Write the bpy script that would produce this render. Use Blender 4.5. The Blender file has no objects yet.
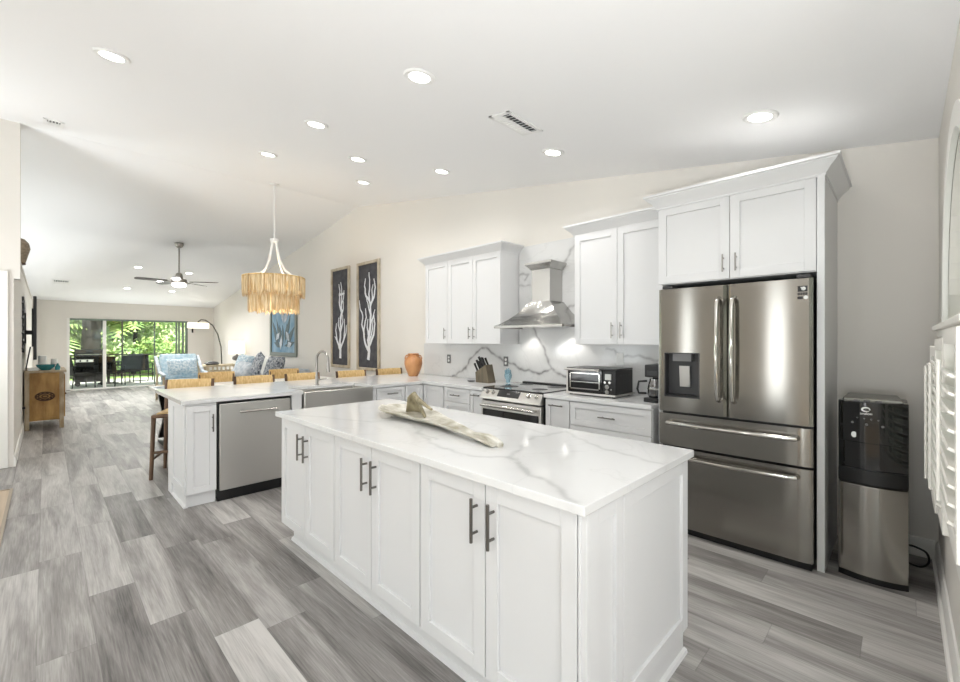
import bpy, bmesh, math, random
import numpy as np
from mathutils import Vector, Matrix
random.seed(7)
rng = np.random.default_rng(11)
SC = bpy.context.scene
COL = SC.collection
PI = math.pi

# ------------------------------------------------------------------ camera
cam_d = bpy.data.cameras.new('camera')
cam = bpy.data.objects.new('camera', cam_d)
COL.objects.link(cam)
cam_d.sensor_width = 36.0
cam_d.lens = 428.7 / 960 * 36
cam_d.clip_start = 0.02
cam_d.clip_end = 200
cam.location = (0, 0, 1.39)
cam.rotation_euler = (PI / 2, 0, 0.779)
SC.camera = cam

# ------------------------------------------------------------------ world, sun, daylight, exposure
SC.view_settings.view_transform = 'Standard'
SC.view_settings.look = 'None'
SC.view_settings.gamma = 1
SC.view_settings.use_curve_mapping = False
SC.view_settings.exposure = 0.39
wd = bpy.data.worlds.new('sky')
SC.world = wd
wd.use_nodes = True
bgn = wd.node_tree.nodes['Background']
bgn.inputs[0].default_value = (0.86, 0.95, 1.0, 1)
bgn.inputs[1].default_value = 1.0


def add_light(name, kind, loc, direction, energy, size=None, size_y=None, color=(1, 1, 1), parent=None):
    d = bpy.data.lights.new(name, kind)
    d.energy = energy
    d.color = color
    if kind == 'AREA':
        d.shape = 'RECTANGLE' if size_y else 'DISK'
        d.size = size
        if size_y:
            d.size_y = size_y
    elif kind == 'SUN':
        d.angle = math.radians(2)
    elif size:
        d.shadow_soft_size = size
    o = bpy.data.objects.new(name, d)
    COL.objects.link(o)
    o.location = loc
    o.rotation_euler = Vector(direction).to_track_quat('-Z', 'Y').to_euler()
    if parent:
        o.parent = parent
    return o


add_light('sun', 'SUN', (-20, 5, 12), (-0.5, -0.2, -0.85), 11.0, color=(1, 0.96, 0.88))
# added area lights as daylight from unseen windows and the sliding door
DAY = (0.96, 0.98, 1.0)
add_light('window_daylight', 'AREA', (-3.3, -3.1, 1.3), (0, 1, 0.1), 7, 0.3, 2.2, DAY)
add_light('window_daylight', 'AREA', (-1.6, -3.1, 1.3), (0, 1, 0.1), 11, 0.42, 2.2, DAY)
add_light('window_daylight', 'AREA', (0.7, -3.1, 1.3), (0, 1, 0.7), 6, 2.2, 2.0, DAY)
add_light('window_daylight', 'AREA', (2.45, -0.8, 1.35), (-1, 0, 0.8), 44, 3.0, 1.7, DAY)
add_light('window_daylight', 'AREA', (-5.4, -3.1, 1.3), (0, 1, 0.6), 24, 1.2, 2.0, DAY)
add_light('window_daylight', 'AREA', (-11.0, -3.1, 1.3), (0, 1, 0.3), 140, 4.0, 2.0, DAY)  # added behind the partition to brighten the living room
add_light('window_daylight', 'AREA', (-16.4, 1.8, 1.05), (1, 0, 0.9), 22, 2.7, 1.9, (0.97, 1, 0.98))
# added lamps without a body, aimed up to brighten the ceiling
add_light('added_bounce_fill', 'AREA', (-0.05, -0.5, 1.0), (0.1, 0.22, 1), 56, 0.6, color=DAY)
add_light('added_bounce_fill', 'AREA', (-6.2, -1.6, 1.2), (-0.1, 0.5, 1), 26, 0.7, color=DAY)

XR, YW, XF, YL, YB, XB = 0.16, 3.98, -16.6, -0.25, -3.2, 2.6
DOWN_W = 4.2


def cz(x):
    return 3.818 - 0.1587 * (x + 7.02) if x > -7.02 else 3.818 + 0.1364 * (x + 7.02)


# ------------------------------------------------------------------ materials
def lin(c):
    return tuple((v / 255 / 12.92) if v / 255 <= 0.04045 else ((v / 255 + 0.055) / 1.055) ** 2.4 for v in c)


MATS = {}


def mat(name, rgb, rough=0.5, metal=0.0, spec=0.5, emit=None, estr=0.0, alpha=None, trans=0.0, coat=0.0, bump=None, vary=None):
    """rgb in sRGB 0-255; bump=(sx,sy,sz,strength); vary=(rgb2, scale xyz)"""
    m = bpy.data.materials.new(name)
    m.use_nodes = True
    nt = m.node_tree
    b = nt.nodes['Principled BSDF']
    b.inputs['Base Color'].default_value = (*lin(rgb), 1)
    b.inputs['Roughness'].default_value = rough
    b.inputs['Metallic'].default_value = metal
    b.inputs['Specular IOR Level'].default_value = spec
    if trans:
        b.inputs['Transmission Weight'].default_value = trans
    if coat:
        b.inputs['Coat Weight'].default_value = coat
        b.inputs['Coat Roughness'].default_value = 0.05
    if emit:
        b.inputs['Emission Color'].default_value = (*lin(emit), 1)
        b.inputs['Emission Strength'].default_value = estr
    if bump or vary:
        tc = nt.nodes.new('ShaderNodeTexCoord')

        def noise(scale, detail=4):
            mp = nt.nodes.new('ShaderNodeMapping')
            mp.inputs['Scale'].default_value = scale
            nt.links.new(tc.outputs['Object'], mp.inputs['Vector'])
            n = nt.nodes.new('ShaderNodeTexNoise')
            n.inputs['Scale'].default_value = 1
            n.inputs['Detail'].default_value = detail
            nt.links.new(mp.outputs[0], n.inputs['Vector'])
            return n
        if bump:
            n = noise(bump[:3])
            bp = nt.nodes.new('ShaderNodeBump')
            bp.inputs['Strength'].default_value = bump[3]
            bp.inputs['Distance'].default_value = 0.01
            nt.links.new(n.outputs['Fac'], bp.inputs['Height'])
            nt.links.new(bp.outputs[0], b.inputs['Normal'])
        if vary:
            n = noise(vary[1])
            r = nt.nodes.new('ShaderNodeValToRGB')
            r.color_ramp.elements[0].position = 0.35
            r.color_ramp.elements[1].position = 0.65
            r.color_ramp.elements[0].color = (*lin(rgb), 1)
            r.color_ramp.elements[1].color = (*lin(vary[0]), 1)
            nt.links.new(n.outputs['Fac'], r.inputs['Fac'])
            nt.links.new(r.outputs[0], b.inputs['Base Color'])
    MATS[name] = m
    return m


WALL = mat('wall_paint', (229, 225, 218), 0.75, bump=(60, 60, 60, 0.03))
CEIL = mat('ceiling_paint', (246, 246, 246), 0.85, bump=(40, 40, 40, 0.03))
TRIM = mat('trim_paint', (238, 236, 231), 0.4)
CAB = mat('cabinet_paint', (221, 221, 221), 0.38)
STEEL = mat('stainless', (206, 204, 200), 0.32, 1.0)
STEEL_F = mat('fridge_stainless', (156, 153, 147), 0.17, 1.0)
STEEL_H = mat('hood_stainless', (190, 189, 186), 0.25, 1.0)


def brushed(m, aniso):
    # horizontal brushing: highlights smear vertically
    nt = m.node_tree
    b_ = nt.nodes['Principled BSDF']
    tg = nt.nodes.new('ShaderNodeTangent')
    tg.direction_type = 'RADIAL'
    tg.axis = 'Z'
    b_.inputs['Anisotropic'].default_value = aniso
    b_.inputs['Anisotropic Rotation'].default_value = 0.25
    nt.links.new(tg.outputs[0], b_.inputs['Tangent'])


for m_ in (STEEL, STEEL_F, STEEL_H):
    brushed(m_, 0.88)
CHROME = mat('polished_steel', (205, 203, 198), 0.12, 1.0)
NICKEL = mat('brushed_nickel', (158, 155, 150), 0.3, 1.0)
DNICKEL = mat('dark_nickel', (120, 118, 114), 0.33, 1.0)
BLACK = mat('black_plastic', (14, 14, 15), 0.35)
PBLACK = mat('outdoor_black', (12, 12, 13), 0.75, spec=0.2)
BLACKG = mat('black_gloss', (8, 8, 9), 0.08, coat=0.5)
DGREY = mat('dark_grey', (52, 52, 53), 0.45)
MGREY = mat('mid_grey', (112, 112, 112), 0.45)
WHITE = mat('white_plastic', (240, 240, 238), 0.4)
COOK = mat('cooktop_glass', (40, 40, 42), 0.1, coat=0.6)
TERRA = mat('terracotta', (176, 116, 70), 0.35, vary=((204, 150, 100), (9, 9, 5)))
RATTAN = mat('rattan', (201, 165, 106), 0.6, vary=((226, 196, 142), (16, 55, 16)), bump=(20, 160, 20, 0.5))
WOODM = mat('brown_wood', (84, 62, 46), 0.5, vary=((112, 86, 64), (14, 14, 3)))
CARVE = mat('carved_oak', (150, 112, 62), 0.6, vary=((190, 152, 92), (8, 8, 3)), bump=(30, 30, 8, 0.4))
CARVET = mat('whitewashed_oak', (190, 176, 152), 0.6, vary=((160, 140, 108), (6, 16, 6)))
CARVED = mat('carved_dark', (84, 60, 40), 0.7)
PALEW = mat('pale_wood', (214, 200, 172), 0.55, vary=((190, 172, 140), (4, 14, 14)))
BOOT = mat('driftwood', (222, 219, 210), 0.6, vary=((158, 152, 132), (5, 14, 30)), bump=(10, 60, 30, 0.4))
BOOTD = mat('driftwood_bark', (164, 154, 126), 0.6, vary=((118, 108, 82), (20, 20, 9)), bump=(40, 40, 12, 0.4))
BLUEG = mat('blue_glass', (186, 222, 236), 0.08, trans=0.75)
TEAL = mat('teal_glass', (70, 160, 168), 0.15, trans=0.4)
WAX = mat('white_ceramic', (236, 236, 232), 0.35)
BLUEF = mat('blue_fabric', (160, 190, 204), 0.85, vary=((206, 218, 224), (14, 14, 14)))
BLUEP = mat('blue_patterned_fabric', (146, 176, 194), 0.85, vary=((224, 230, 232), (26, 26, 26)))
NAVYP = mat('grey_patterned_fabric', (66, 76, 92), 0.85, vary=((196, 200, 204), (22, 22, 22)))
GREYF = mat('grey_blue_fabric', (168, 180, 190), 0.9, vary=((214, 218, 222), (12, 12, 12)))
LINEN = mat('linen_shade', (246, 240, 226), 0.8, emit=(255, 244, 224), estr=1.1)
SHADE = mat('white_shade', (244, 238, 226), 0.8, emit=(255, 246, 230), estr=0.55)
BRONZE = mat('bronze', (84, 80, 74), 0.35, 0.9)
FANB = mat('fan_blade', (70, 64, 58), 0.4)
FANM = mat('fan_metal', (150, 146, 140), 0.3, 1.0)
LAMPON = mat('lamp_lens', (255, 255, 255), 0.5, emit=(255, 252, 244), estr=9.0)
BULB = mat('bulb_glow', (255, 240, 210), 0.5, emit=(255, 226, 170), estr=12.0)
ROPE = mat('jute_fringe', (204, 170, 118), 0.85, vary=((240, 222, 186), (60, 60, 6)))
BARK = mat('tree_bark', (44, 38, 31), 0.9, vary=((26, 22, 18), (6, 6, 3)), bump=(14, 14, 5, 1.0))
LEAF1 = mat('leaf_mid', (104, 146, 74), 0.5, vary=((190, 206, 130), (3, 3, 3)))
LEAF2 = mat('leaf_dark', (44, 82, 40), 0.45, vary=((98, 140, 66), (3, 3, 3)))
LEAF3 = mat('leaf_pale', (170, 198, 130), 0.5, vary=((232, 238, 196), (3, 3, 3)))
PAVE = mat('patio_tile', (196, 192, 186), 0.7, vary=((180, 176, 170), (3, 3, 3)))
GRASSM = mat('lawn', (120, 150, 84), 0.9, vary=((160, 184, 110), (2, 2, 2)))
TANF = mat('foyer_floor', (186, 166, 142), 0.45, vary=((164, 144, 120), (1.2, 16, 4)))
CANV = mat('blue_canvas', (104, 142, 170), 0.8, vary=((150, 178, 196), (5, 5, 3)))
CANVD = mat('charcoal_canvas', (66, 66, 72), 0.85, vary=((84, 84, 88), (9, 9, 9)))
FRAMEW = mat('whitewashed_frame', (206, 196, 178), 0.6, vary=((176, 162, 138), (9, 9, 5)))
FRAMEG = mat('grey_green_frame', (132, 138, 132), 0.6)
CORAL = mat('coral_white', (232, 234, 238), 0.7)
LEAFG = mat('painted_grey_green', (96, 112, 116), 0.8)
SLIDEG = mat('slider_green_metal', (118, 130, 120), 0.4, 0.3)
SHUT = mat('shutter_paint', (240, 237, 230), 0.42)


def glass(name, tint=(255, 255, 255), thru=0.9, rough=0.02):
    m = bpy.data.materials.new(name)
    m.use_nodes = True
    nt = m.node_tree
    nt.nodes.clear()
    out = nt.nodes.new('ShaderNodeOutputMaterial')
    mx = nt.nodes.new('ShaderNodeMixShader')
    tr = nt.nodes.new('ShaderNodeBsdfTransparent')
    gl = nt.nodes.new('ShaderNodeBsdfGlossy')
    tr.inputs[0].default_value = (*lin(tint), 1)
    gl.inputs['Roughness'].default_value = rough
    mx.inputs[0].default_value = 1 - thru
    nt.links.new(tr.outputs[0], mx.inputs[1])
    nt.links.new(gl.outputs[0], mx.inputs[2])
    nt.links.new(mx.outputs[0], out.inputs[0])
    return m


PANE = glass('window_glass', (250, 255, 252), 0.94)
DARKP = glass('carafe_glass', (60, 60, 60), 0.75)


def marble_material():
    m = bpy.data.materials.new('marble_quartz')
    m.use_nodes = True
    nt = m.node_tree
    b = nt.nodes['Principled BSDF']
    b.inputs['Roughness'].default_value = 0.12
    N, Lk = nt.nodes.new, nt.links.new
    at = N('ShaderNodeAttribute')
    at.attribute_name = 'vein'
    tc = N('ShaderNodeTexCoord')
    n1 = N('ShaderNodeTexNoise')
    n1.inputs['Scale'].default_value = 1.6
    n1.inputs['Detail'].default_value = 6
    n1.inputs['Distortion'].default_value = 1.2
    Lk(tc.outputs['Object'], n1.inputs['Vector'])
    s = N('ShaderNodeMath'); s.operation = 'SUBTRACT'; s.inputs[1].default_value = 0.5
    a = N('ShaderNodeMath'); a.operation = 'ABSOLUTE'
    r = N('ShaderNodeMapRange')
    r.inputs['From Min'].default_value = 0.0
    r.inputs['From Max'].default_value = 0.012
    r.inputs['To Min'].default_value = 0.08
    r.inputs['To Max'].default_value = 0.0
    Lk(n1.outputs['Fac'], s.inputs[0]); Lk(s.outputs[0], a.inputs[0]); Lk(a.outputs[0], r.inputs['Value'])
    n2 = N('ShaderNodeTexNoise')
    n2.inputs['Scale'].default_value = 14
    n2.inputs['Detail'].default_value = 5
    Lk(tc.outputs['Object'], n2.inputs['Vector'])
    mm = N('ShaderNodeMath'); mm.operation = 'MULTIPLY'
    Lk(at.outputs['Fac'], mm.inputs[0])
    r2 = N('ShaderNodeMapRange')
    r2.inputs['From Min'].default_value = 0.3; r2.inputs['From Max'].default_value = 0.6
    r2.inputs['To Min'].default_value = 0.45; r2.inputs['To Max'].default_value = 1.0
    Lk(n2.outputs['Fac'], r2.inputs['Value']); Lk(r2.outputs[0], mm.inputs[1])
    ad = N('ShaderNodeMath'); ad.operation = 'ADD'; ad.use_clamp = True
    Lk(mm.outputs[0], ad.inputs[0]); Lk(r.outputs[0], ad.inputs[1])
    mx = N('ShaderNodeMixRGB')
    mx.inputs[1].default_value = (*lin((222, 222, 221)), 1)
    mx.inputs[2].default_value = (*lin((118, 116, 116)), 1)
    Lk(ad.outputs[0], mx.inputs[0]); Lk(mx.outputs[0], b.inputs['Base Color'])
    return m


MARBLE = marble_material()


def plank_material():
    m = bpy.data.materials.new('grey_vinyl_plank')
    m.use_nodes = True
    nt = m.node_tree
    b = nt.nodes['Principled BSDF']
    N, Lk = nt.nodes.new, nt.links.new

    def math_(op, a=None, c=None, clamp=False):
        n = N('ShaderNodeMath'); n.operation = op; n.use_clamp = clamp
        for i, v in enumerate((a, c)):
            if v is None:
                continue
            if isinstance(v, (int, float)):
                n.inputs[i].default_value = v
            else:
                Lk(v, n.inputs[i])
        return n.outputs[0]
    g = N('ShaderNodeNewGeometry')
    sp = N('ShaderNodeSeparateXYZ'); Lk(g.outputs['Position'], sp.inputs[0])
    X, Y = sp.outputs[0], sp.outputs[1]
    W, L = 0.195, 1.22
    yv = math_('DIVIDE', math_('SUBTRACT', Y, 0.165), W)
    row = math_('FLOOR', yv)
    fy = math_('SUBTRACT', yv, row)
    wn = N('ShaderNodeTexWhiteNoise'); wn.noise_dimensions = '1D'; Lk(row, wn.inputs['W'])
    xv = math_('ADD', math_('DIVIDE', X, L), wn.outputs['Value'])
    colm = math_('FLOOR', xv)
    fx = math_('SUBTRACT', xv, colm)
    cb = N('ShaderNodeCombineXYZ'); Lk(row, cb.inputs[0]); Lk(colm, cb.inputs[1])
    wp = N('ShaderNodeTexWhiteNoise'); wp.noise_dimensions = '2D'; Lk(cb.outputs[0], wp.inputs['Vector'])
    pid = wp.outputs['Value']
    # per-plank shifted coordinates for the grain
    sh = math_('MULTIPLY', pid, 37.0)
    gc = N('ShaderNodeCombineXYZ')
    Lk(math_('ADD', math_('MULTIPLY', X, 1.0), sh), gc.inputs[0])
    Lk(math_('ADD', math_('MULTIPLY', Y, 1.0), math_('MULTIPLY', pid, 91.0)), gc.inputs[1])
    def nz(sx, sy, detail, dist, rough=0.55):
        mp = N('ShaderNodeMapping'); mp.inputs['Scale'].default_value = (sx, sy, 1)
        Lk(gc.outputs[0], mp.inputs['Vector'])
        n = N('ShaderNodeTexNoise'); n.inputs['Scale'].default_value = 1
        n.inputs['Detail'].default_value = detail; n.inputs['Distortion'].default_value = dist
        n.inputs['Roughness'].default_value = rough
        Lk(mp.outputs[0], n.inputs['Vector'])
        return n.outputs['Fac']
    broad = nz(0.9, 8.5, 4, 0.7)
    # cathedral figure: rings of a slow field
    field = nz(0.45, 5.0, 1, 0.3, 0.4)
    rings = math_('SINE', math_('MULTIPLY', field, 70.0))
    fine = nz(5, 130, 4, 0.4, 0.65)
    v = math_('MULTIPLY', math_('SUBTRACT', pid, 0.5), 0.36)
    v = math_('ADD', v, math_('MULTIPLY', math_('SUBTRACT', broad, 0.5), 0.95))
    v = math_('ADD', v, math_('MULTIPLY', rings, 0.026))
    v = math_('ADD', v, math_('MULTIPLY', math_('SUBTRACT', fine, 0.5), 0.55))
    v = math_('ADD', v, 0.5, True)
    ramp = N('ShaderNodeValToRGB')
    e = ramp.color_ramp.elements
    e[0].position = 0.12; e[0].color = (*lin((70, 66, 64)), 1)
    e[1].position = 0.85; e[1].color = (*lin((194, 191, 187)), 1)
    k = ramp.color_ramp.elements.new(0.45); k.color = (*lin((138, 134, 131)), 1)
    Lk(v, ramp.inputs[0])
    # seams
    ey = math_('MINIMUM', fy, math_('SUBTRACT', 1.0, fy))
    ex = math_('MULTIPLY', math_('MINIMUM', fx, math_('SUBTRACT', 1.0, fx)), L / W)
    ed = math_('MINIMUM', ex, ey)
    sr = N('ShaderNodeMapRange')
    sr.inputs['From Max'].default_value = 0.016
    sr.inputs['To Min'].default_value = 0.72; sr.inputs['To Max'].default_value = 1.0
    Lk(ed, sr.inputs['Value'])
    mx = N('ShaderNodeMixRGB'); mx.blend_type = 'MULTIPLY'; mx.inputs[0].default_value = 1.0
    Lk(ramp.outputs[0], mx.inputs[1]); Lk(sr.outputs[0], mx.inputs[2])
    Lk(mx.outputs[0], b.inputs['Base Color'])
    rr = N('ShaderNodeMapRange')
    rr.inputs['To Min'].default_value = 0.38; rr.inputs['To Max'].default_value = 0.52
    Lk(fine, rr.inputs['Value']); Lk(rr.outputs[0], b.inputs['Roughness'])
    bp = N('ShaderNodeBump'); bp.inputs['Strength'].default_value = 0.12; bp.inputs['Distance'].default_value = 0.004
    Lk(fine, bp.inputs['Height']); Lk(bp.outputs[0], b.inputs['Normal'])
    return m


PLANK = plank_material()


# ------------------------------------------------------------------ mesh helpers
def root_offset(o):
    v = Vector((0, 0, 0))
    while o is not None:
        v += o.location
        o = o.parent
    return v


class MB:
    def __init__(self):
        self.v, self.f = [], []

    def add(self, vs, fs):
        n = len(self.v)
        self.v += [tuple(p) for p in vs]
        self.f += [tuple(i + n for i in f) for f in fs]
        return self

    def box(self, x0, x1, y0, y1, z0, z1):
        vs = [(x, y, z) for z in (z0, z1) for y in (y0, y1) for x in (x0, x1)]
        return self.add(vs, [(0, 2, 3, 1), (4, 5, 7, 6), (0, 1, 5, 4), (2, 6, 7, 3), (0, 4, 6, 2), (1, 3, 7, 5)])

    def obox(self, o, u, v, n, a0, a1, b0, b1, c0, c1):
        o, u, v, n = map(Vector, (o, u, v, n))
        vs = [o + u * a + v * b + n * c for c in (c0, c1) for b in (b0, b1) for a in (a0, a1)]
        fs = [(0, 2, 3, 1), (4, 5, 7, 6), (0, 1, 5, 4), (2, 6, 7, 3), (0, 4, 6, 2), (1, 3, 7, 5)]
        if u.cross(v).dot(n) < 0:
            fs = [tuple(reversed(f)) for f in fs]
        return self.add(vs, fs)

    def prism(self, poly, axis, a0, a1):
        """poly: 2D points; axis 'x' -> (y,z), 'y' -> (x,z), 'z' -> (x,y)"""
        def p3(p, a):
            return {'x': (a, p[0], p[1]), 'y': (p[0], a, p[1]), 'z': (p[0], p[1], a)}[axis]
        n = len(poly)
        vs = [p3(p, a0) for p in poly] + [p3(p, a1) for p in poly]
        fs = [tuple(range(n)), tuple(range(2 * n - 1, n - 1, -1))]
        fs += [(i, i + n, (i + 1) % n + n, (i + 1) % n) for i in range(n)]
        return self.add(vs, fs)

    def lathe(self, prof, c=(0, 0, 0), seg=24, axis='z', sx=1.0, sy=1.0):
        vs, fs = [], []
        for r, z in prof:
            for k in range(seg):
                a = 2 * PI * k / seg
                p = (r * math.cos(a) * sx, r * math.sin(a) * sy, z)
                if axis == 'x':
                    p = (z, p[0], p[1])
                elif axis == 'y':
                    p = (p[1], z, p[0])
                vs.append((p[0] + c[0], p[1] + c[1], p[2] + c[2]))
        for i in range(len(prof) - 1):
            for k in range(seg):
                k2 = (k + 1) % seg
                fs.append((i * seg + k, i * seg + k2, (i + 1) * seg + k2, (i + 1) * seg + k))
        fs.append(tuple(range(seg - 1, -1, -1)))
        m = (len(prof) - 1) * seg
        fs.append(tuple(range(m, m + seg)))
        return self.add(vs, fs)

    def tube(self, pts, r, seg=8, r_end=None):
        pts = [Vector(p) for p in pts]
        n = len(pts)
        rs = r if isinstance(r, (list, tuple)) else [r + ((r_end if r_end is not None else r) - r) * i / (n - 1) for i in range(n)]
        t0 = (pts[1] - pts[0]).normalized()
        nrm = t0.cross(Vector((0, 0, 1)))
        if nrm.length < 1e-4:
            nrm = Vector((1, 0, 0))
        nrm.normalize()
        vs, fs = [], []
        for i, p in enumerate(pts):
            t = (pts[min(i + 1, n - 1)] - pts[max(i - 1, 0)]).normalized()
            nrm = (nrm - t * nrm.dot(t)).normalized()
            bn = t.cross(nrm)
            for k in range(seg):
                a = 2 * PI * k / seg
                vs.append(p + (nrm * math.cos(a) + bn * math.sin(a)) * rs[i])
        for i in range(n - 1):
            for k in range(seg):
                k2 = (k + 1) % seg
                fs.append((i * seg + k, i * seg + k2, (i + 1) * seg + k2, (i + 1) * seg + k))
        fs.append(tuple(range(seg - 1, -1, -1)))
        fs.append(tuple(range((n - 1) * seg, n * seg)))
        return self.add(vs, fs)

    def sphere(self, c, r, seg=16, rings=10, s=(1, 1, 1)):
        prof = [(max(1e-4, r * math.sin(PI * i / rings)), -r * math.cos(PI * i / rings)) for i in range(rings + 1)]
        n0 = len(self.v)
        self.lathe(prof, (0, 0, 0), seg)
        for i in range(n0, len(self.v)):
            p = self.v[i]
            self.v[i] = (p[0] * s[0] + c[0], p[1] * s[1] + c[1], p[2] * s[2] + c[2])
        return self

    def shaker(self, o, u, n, w, h, th=0.02, rail=0.058, rec=0.012):
        """a frame-and-panel front standing on o, width along u, front towards n"""
        v = (0, 0, 1)
        self.obox(o, u, v, n, 0, rail, 0, h, 0, th)
        self.obox(o, u, v, n, w - rail, w, 0, h, 0, th)
        self.obox(o, u, v, n, rail, w - rail, 0, rail, 0, th)
        self.obox(o, u, v, n, rail, w - rail, h - rail, h, 0, th)
        self.obox(o, u, v, n, rail, w - rail, rail, h - rail, 0, th - rec)
        return self

    def build(self, name, m, parent=None, bevel=0.0, smooth=True, angle=35, origin=None, seg=2):
        off = root_offset(parent) if parent else Vector(origin or (0, 0, 0))
        me = bpy.data.meshes.new(name)
        me.from_pydata([(p[0] - off.x, p[1] - off.y, p[2] - off.z) for p in self.v], [], self.f)
        bm = bmesh.new()
        bm.from_mesh(me)
        bmesh.ops.recalc_face_normals(bm, faces=bm.faces)
        bm.to_mesh(me)
        bm.free()
        me.materials.append(m)
        if smooth:
            for p in me.polygons:
                p.use_smooth = True
            me.set_sharp_from_angle(angle=math.radians(angle))
        o = bpy.data.objects.new(name, me)
        COL.objects.link(o)
        if parent:
            o.parent = parent
        else:
            o.location = off
        if bevel:
            md = o.modifiers.new('bevel', 'BEVEL')
            md.width = bevel
            md.segments = seg
            md.limit_method = 'ANGLE'
            md.angle_limit = math.radians(40)
        return o


def thing(name, label, cat, loc=(0, 0, 0), group=None):
    o = bpy.data.objects.new(name, None)
    o.empty_display_size = 0.05
    COL.objects.link(o)
    o.location = loc
    o['label'] = label
    o['category'] = cat
    if group:
        o['group'] = group
    return o


def tag(o, label, cat, group=None, kind=None):
    o['label'] = label
    o['category'] = cat
    if group:
        o['group'] = group
    if kind:
        o['kind'] = kind
    return o


def structure(o, label=None):
    o['kind'] = 'structure'
    if label:
        o['label'] = label
        o['category'] = label.split()[-1] if len(label.split()) < 3 else o.name.split('_')[0]
    return o


def copy_tree(o, parent=None):
    c = o.copy()
    COL.objects.link(c)
    if parent:
        c.parent = parent
    for ch in list(o.children):
        copy_tree(ch, c)
    return c


def bar_pull(parent, p0, p1, n, r=0.006, stand=0.032, m=None, name='handle'):
    p0, p1, n = Vector(p0), Vector(p1), Vector(n)
    d = p1 - p0
    b = MB()
    b.tube([p0 + n * stand, p1 + n * stand], r, 8)
    for t in (0.2, 0.8):
        b.tube([p0 + d * t, p0 + d * t + n * stand], r * 0.85, 8)
    return b.build(name, m or DNICKEL, parent)


def crown(x0, x1, yf, yb, z0, prof, parent, m, right=True, ybl=None):
    b = MB()
    n = len(prof)
    vs, fs = [], []
    for o, z in prof:
        r = o if right else 0
        vs += [(x0 - o, ybl or yb, z0 + z), (x0 - o, yf - o, z0 + z), (x1 + r, yf - o, z0 + z), (x1 + r, yb, z0 + z)]
    for i in range(n - 1):
        for k in range(4):
            k2 = (k + 1) % 4
            fs.append((4 * i + k, 4 * i + k2, 4 * i + 4 + k2, 4 * i + 4 + k))
    fs.append((0, 3, 2, 1))
    fs.append((4 * n - 4, 4 * n - 3, 4 * n - 2, 4 * n - 1))
    b.add(vs, fs)
    return b.build('crown_molding', m, parent, angle=25)


CROWN = [(0.0, 0.0), (0.006, 0.0), (0.006, 0.014), (0.012, 0.02), (0.03, 0.045), (0.055, 0.066), (0.066, 0.078), (0.066, 0.086), (0.078, 0.088), (0.078, 0.104)]


def grid_slab(name, ua, va, inside, w0, w1, plane, veins, m, parent=None, origin=(0, 0, 0), vein_w=0.012):
    """slab in (u,v) with thickness w0..w1; plane 'xy' (w=z) or 'xz' (w=y, front w0). veins: (polyline, width, strength)"""
    ua, va = np.unique(np.round(ua, 4)), np.unique(np.round(va, 4))
    idx, P = {}, []

    def vert(i, j, s):
        k = (i, j, s)
        if k not in idx:
            idx[k] = len(P)
            w = w1 if s else w0
            P.append((ua[i], va[j], w) if plane == 'xy' else (ua[i], w, va[j]))
        return idx[k]
    nu, nv = len(ua) - 1, len(va) - 1
    mask = np.zeros((nu + 2, nv + 2), bool)
    for i in range(nu):
        for j in range(nv):
            mask[i + 1, j + 1] = inside((ua[i] + ua[i + 1]) / 2, (va[j] + va[j + 1]) / 2)
    F = []
    for i in range(nu):
        for j in range(nv):
            if not mask[i + 1, j + 1]:
                continue
            F.append((vert(i, j, 1), vert(i + 1, j, 1), vert(i + 1, j + 1, 1), vert(i, j + 1, 1)))
            F.append((vert(i, j, 0), vert(i, j + 1, 0), vert(i + 1, j + 1, 0), vert(i + 1, j, 0)))
            for di, dj, (a, c) in ((-1, 0, ((i, j), (i, j + 1))), (1, 0, ((i + 1, j + 1), (i + 1, j))), (0, -1, ((i + 1, j), (i, j))), (0, 1, ((i, j + 1), (i + 1, j + 1)))):
                if not mask[i + 1 + di, j + 1 + dj]:
                    F.append((vert(*a, 0), vert(*a, 1), vert(*c, 1), vert(*c, 0)))
    A = np.array(P)
    uv = A[:, [0, 1]] if plane == 'xy' else A[:, [0, 2]]
    val = np.zeros(len(A))
    # wobble the vein lines a little
    wob = np.stack([np.sin(uv[:, 1] * 23 + uv[:, 0] * 9) + 0.6 * np.sin(uv[:, 1] * 61 + 1), np.cos(uv[:, 0] * 21 - uv[:, 1] * 13) + 0.6 * np.sin(uv[:, 0] * 57)], 1) * 0.009
    q = uv + wob
    for pl, wd_, st in veins:
        st *= 0.75 if plane == 'xz' else 0.6
        pl = np.array(pl, float)
        dmin = np.full(len(q), 9.0)
        for a, c in zip(pl[:-1], pl[1:]):
            d = c - a
            t = np.clip(((q - a) @ d) / max(1e-9, d @ d), 0, 1)
            dmin = np.minimum(dmin, np.linalg.norm(q - (a + t[:, None] * d), axis=1))
        val = np.maximum(val, st * np.exp(-(dmin / wd_) ** 2) + 0.22 * st * np.exp(-(dmin / (wd_ * 4)) ** 2))
    off = root_offset(parent) if parent else Vector(origin)
    me = bpy.data.meshes.new(name)
    me.from_pydata([(p[0] - off.x, p[1] - off.y, p[2] - off.z) for p in P], [], F)
    bm = bmesh.new(); bm.from_mesh(me)
    bmesh.ops.recalc_face_normals(bm, faces=bm.faces)
    bm.to_mesh(me); bm.free()
    at = me.attributes.new('vein', 'FLOAT', 'POINT')
    at.data.foreach_set('value', np.clip(val, 0, 1).astype(np.float32))
    me.materials.append(m)
    o = bpy.data.objects.new(name, me)
    COL.objects.link(o)
    if parent:
        o.parent = parent
    else:
        o.location = off
    return o


def steps(a, b, s, extra=()):
    n = max(1, round((b - a) / s))
    return np.concatenate([np.linspace(a, b, n + 1), [e for e in extra if a <= e <= b]])


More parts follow.
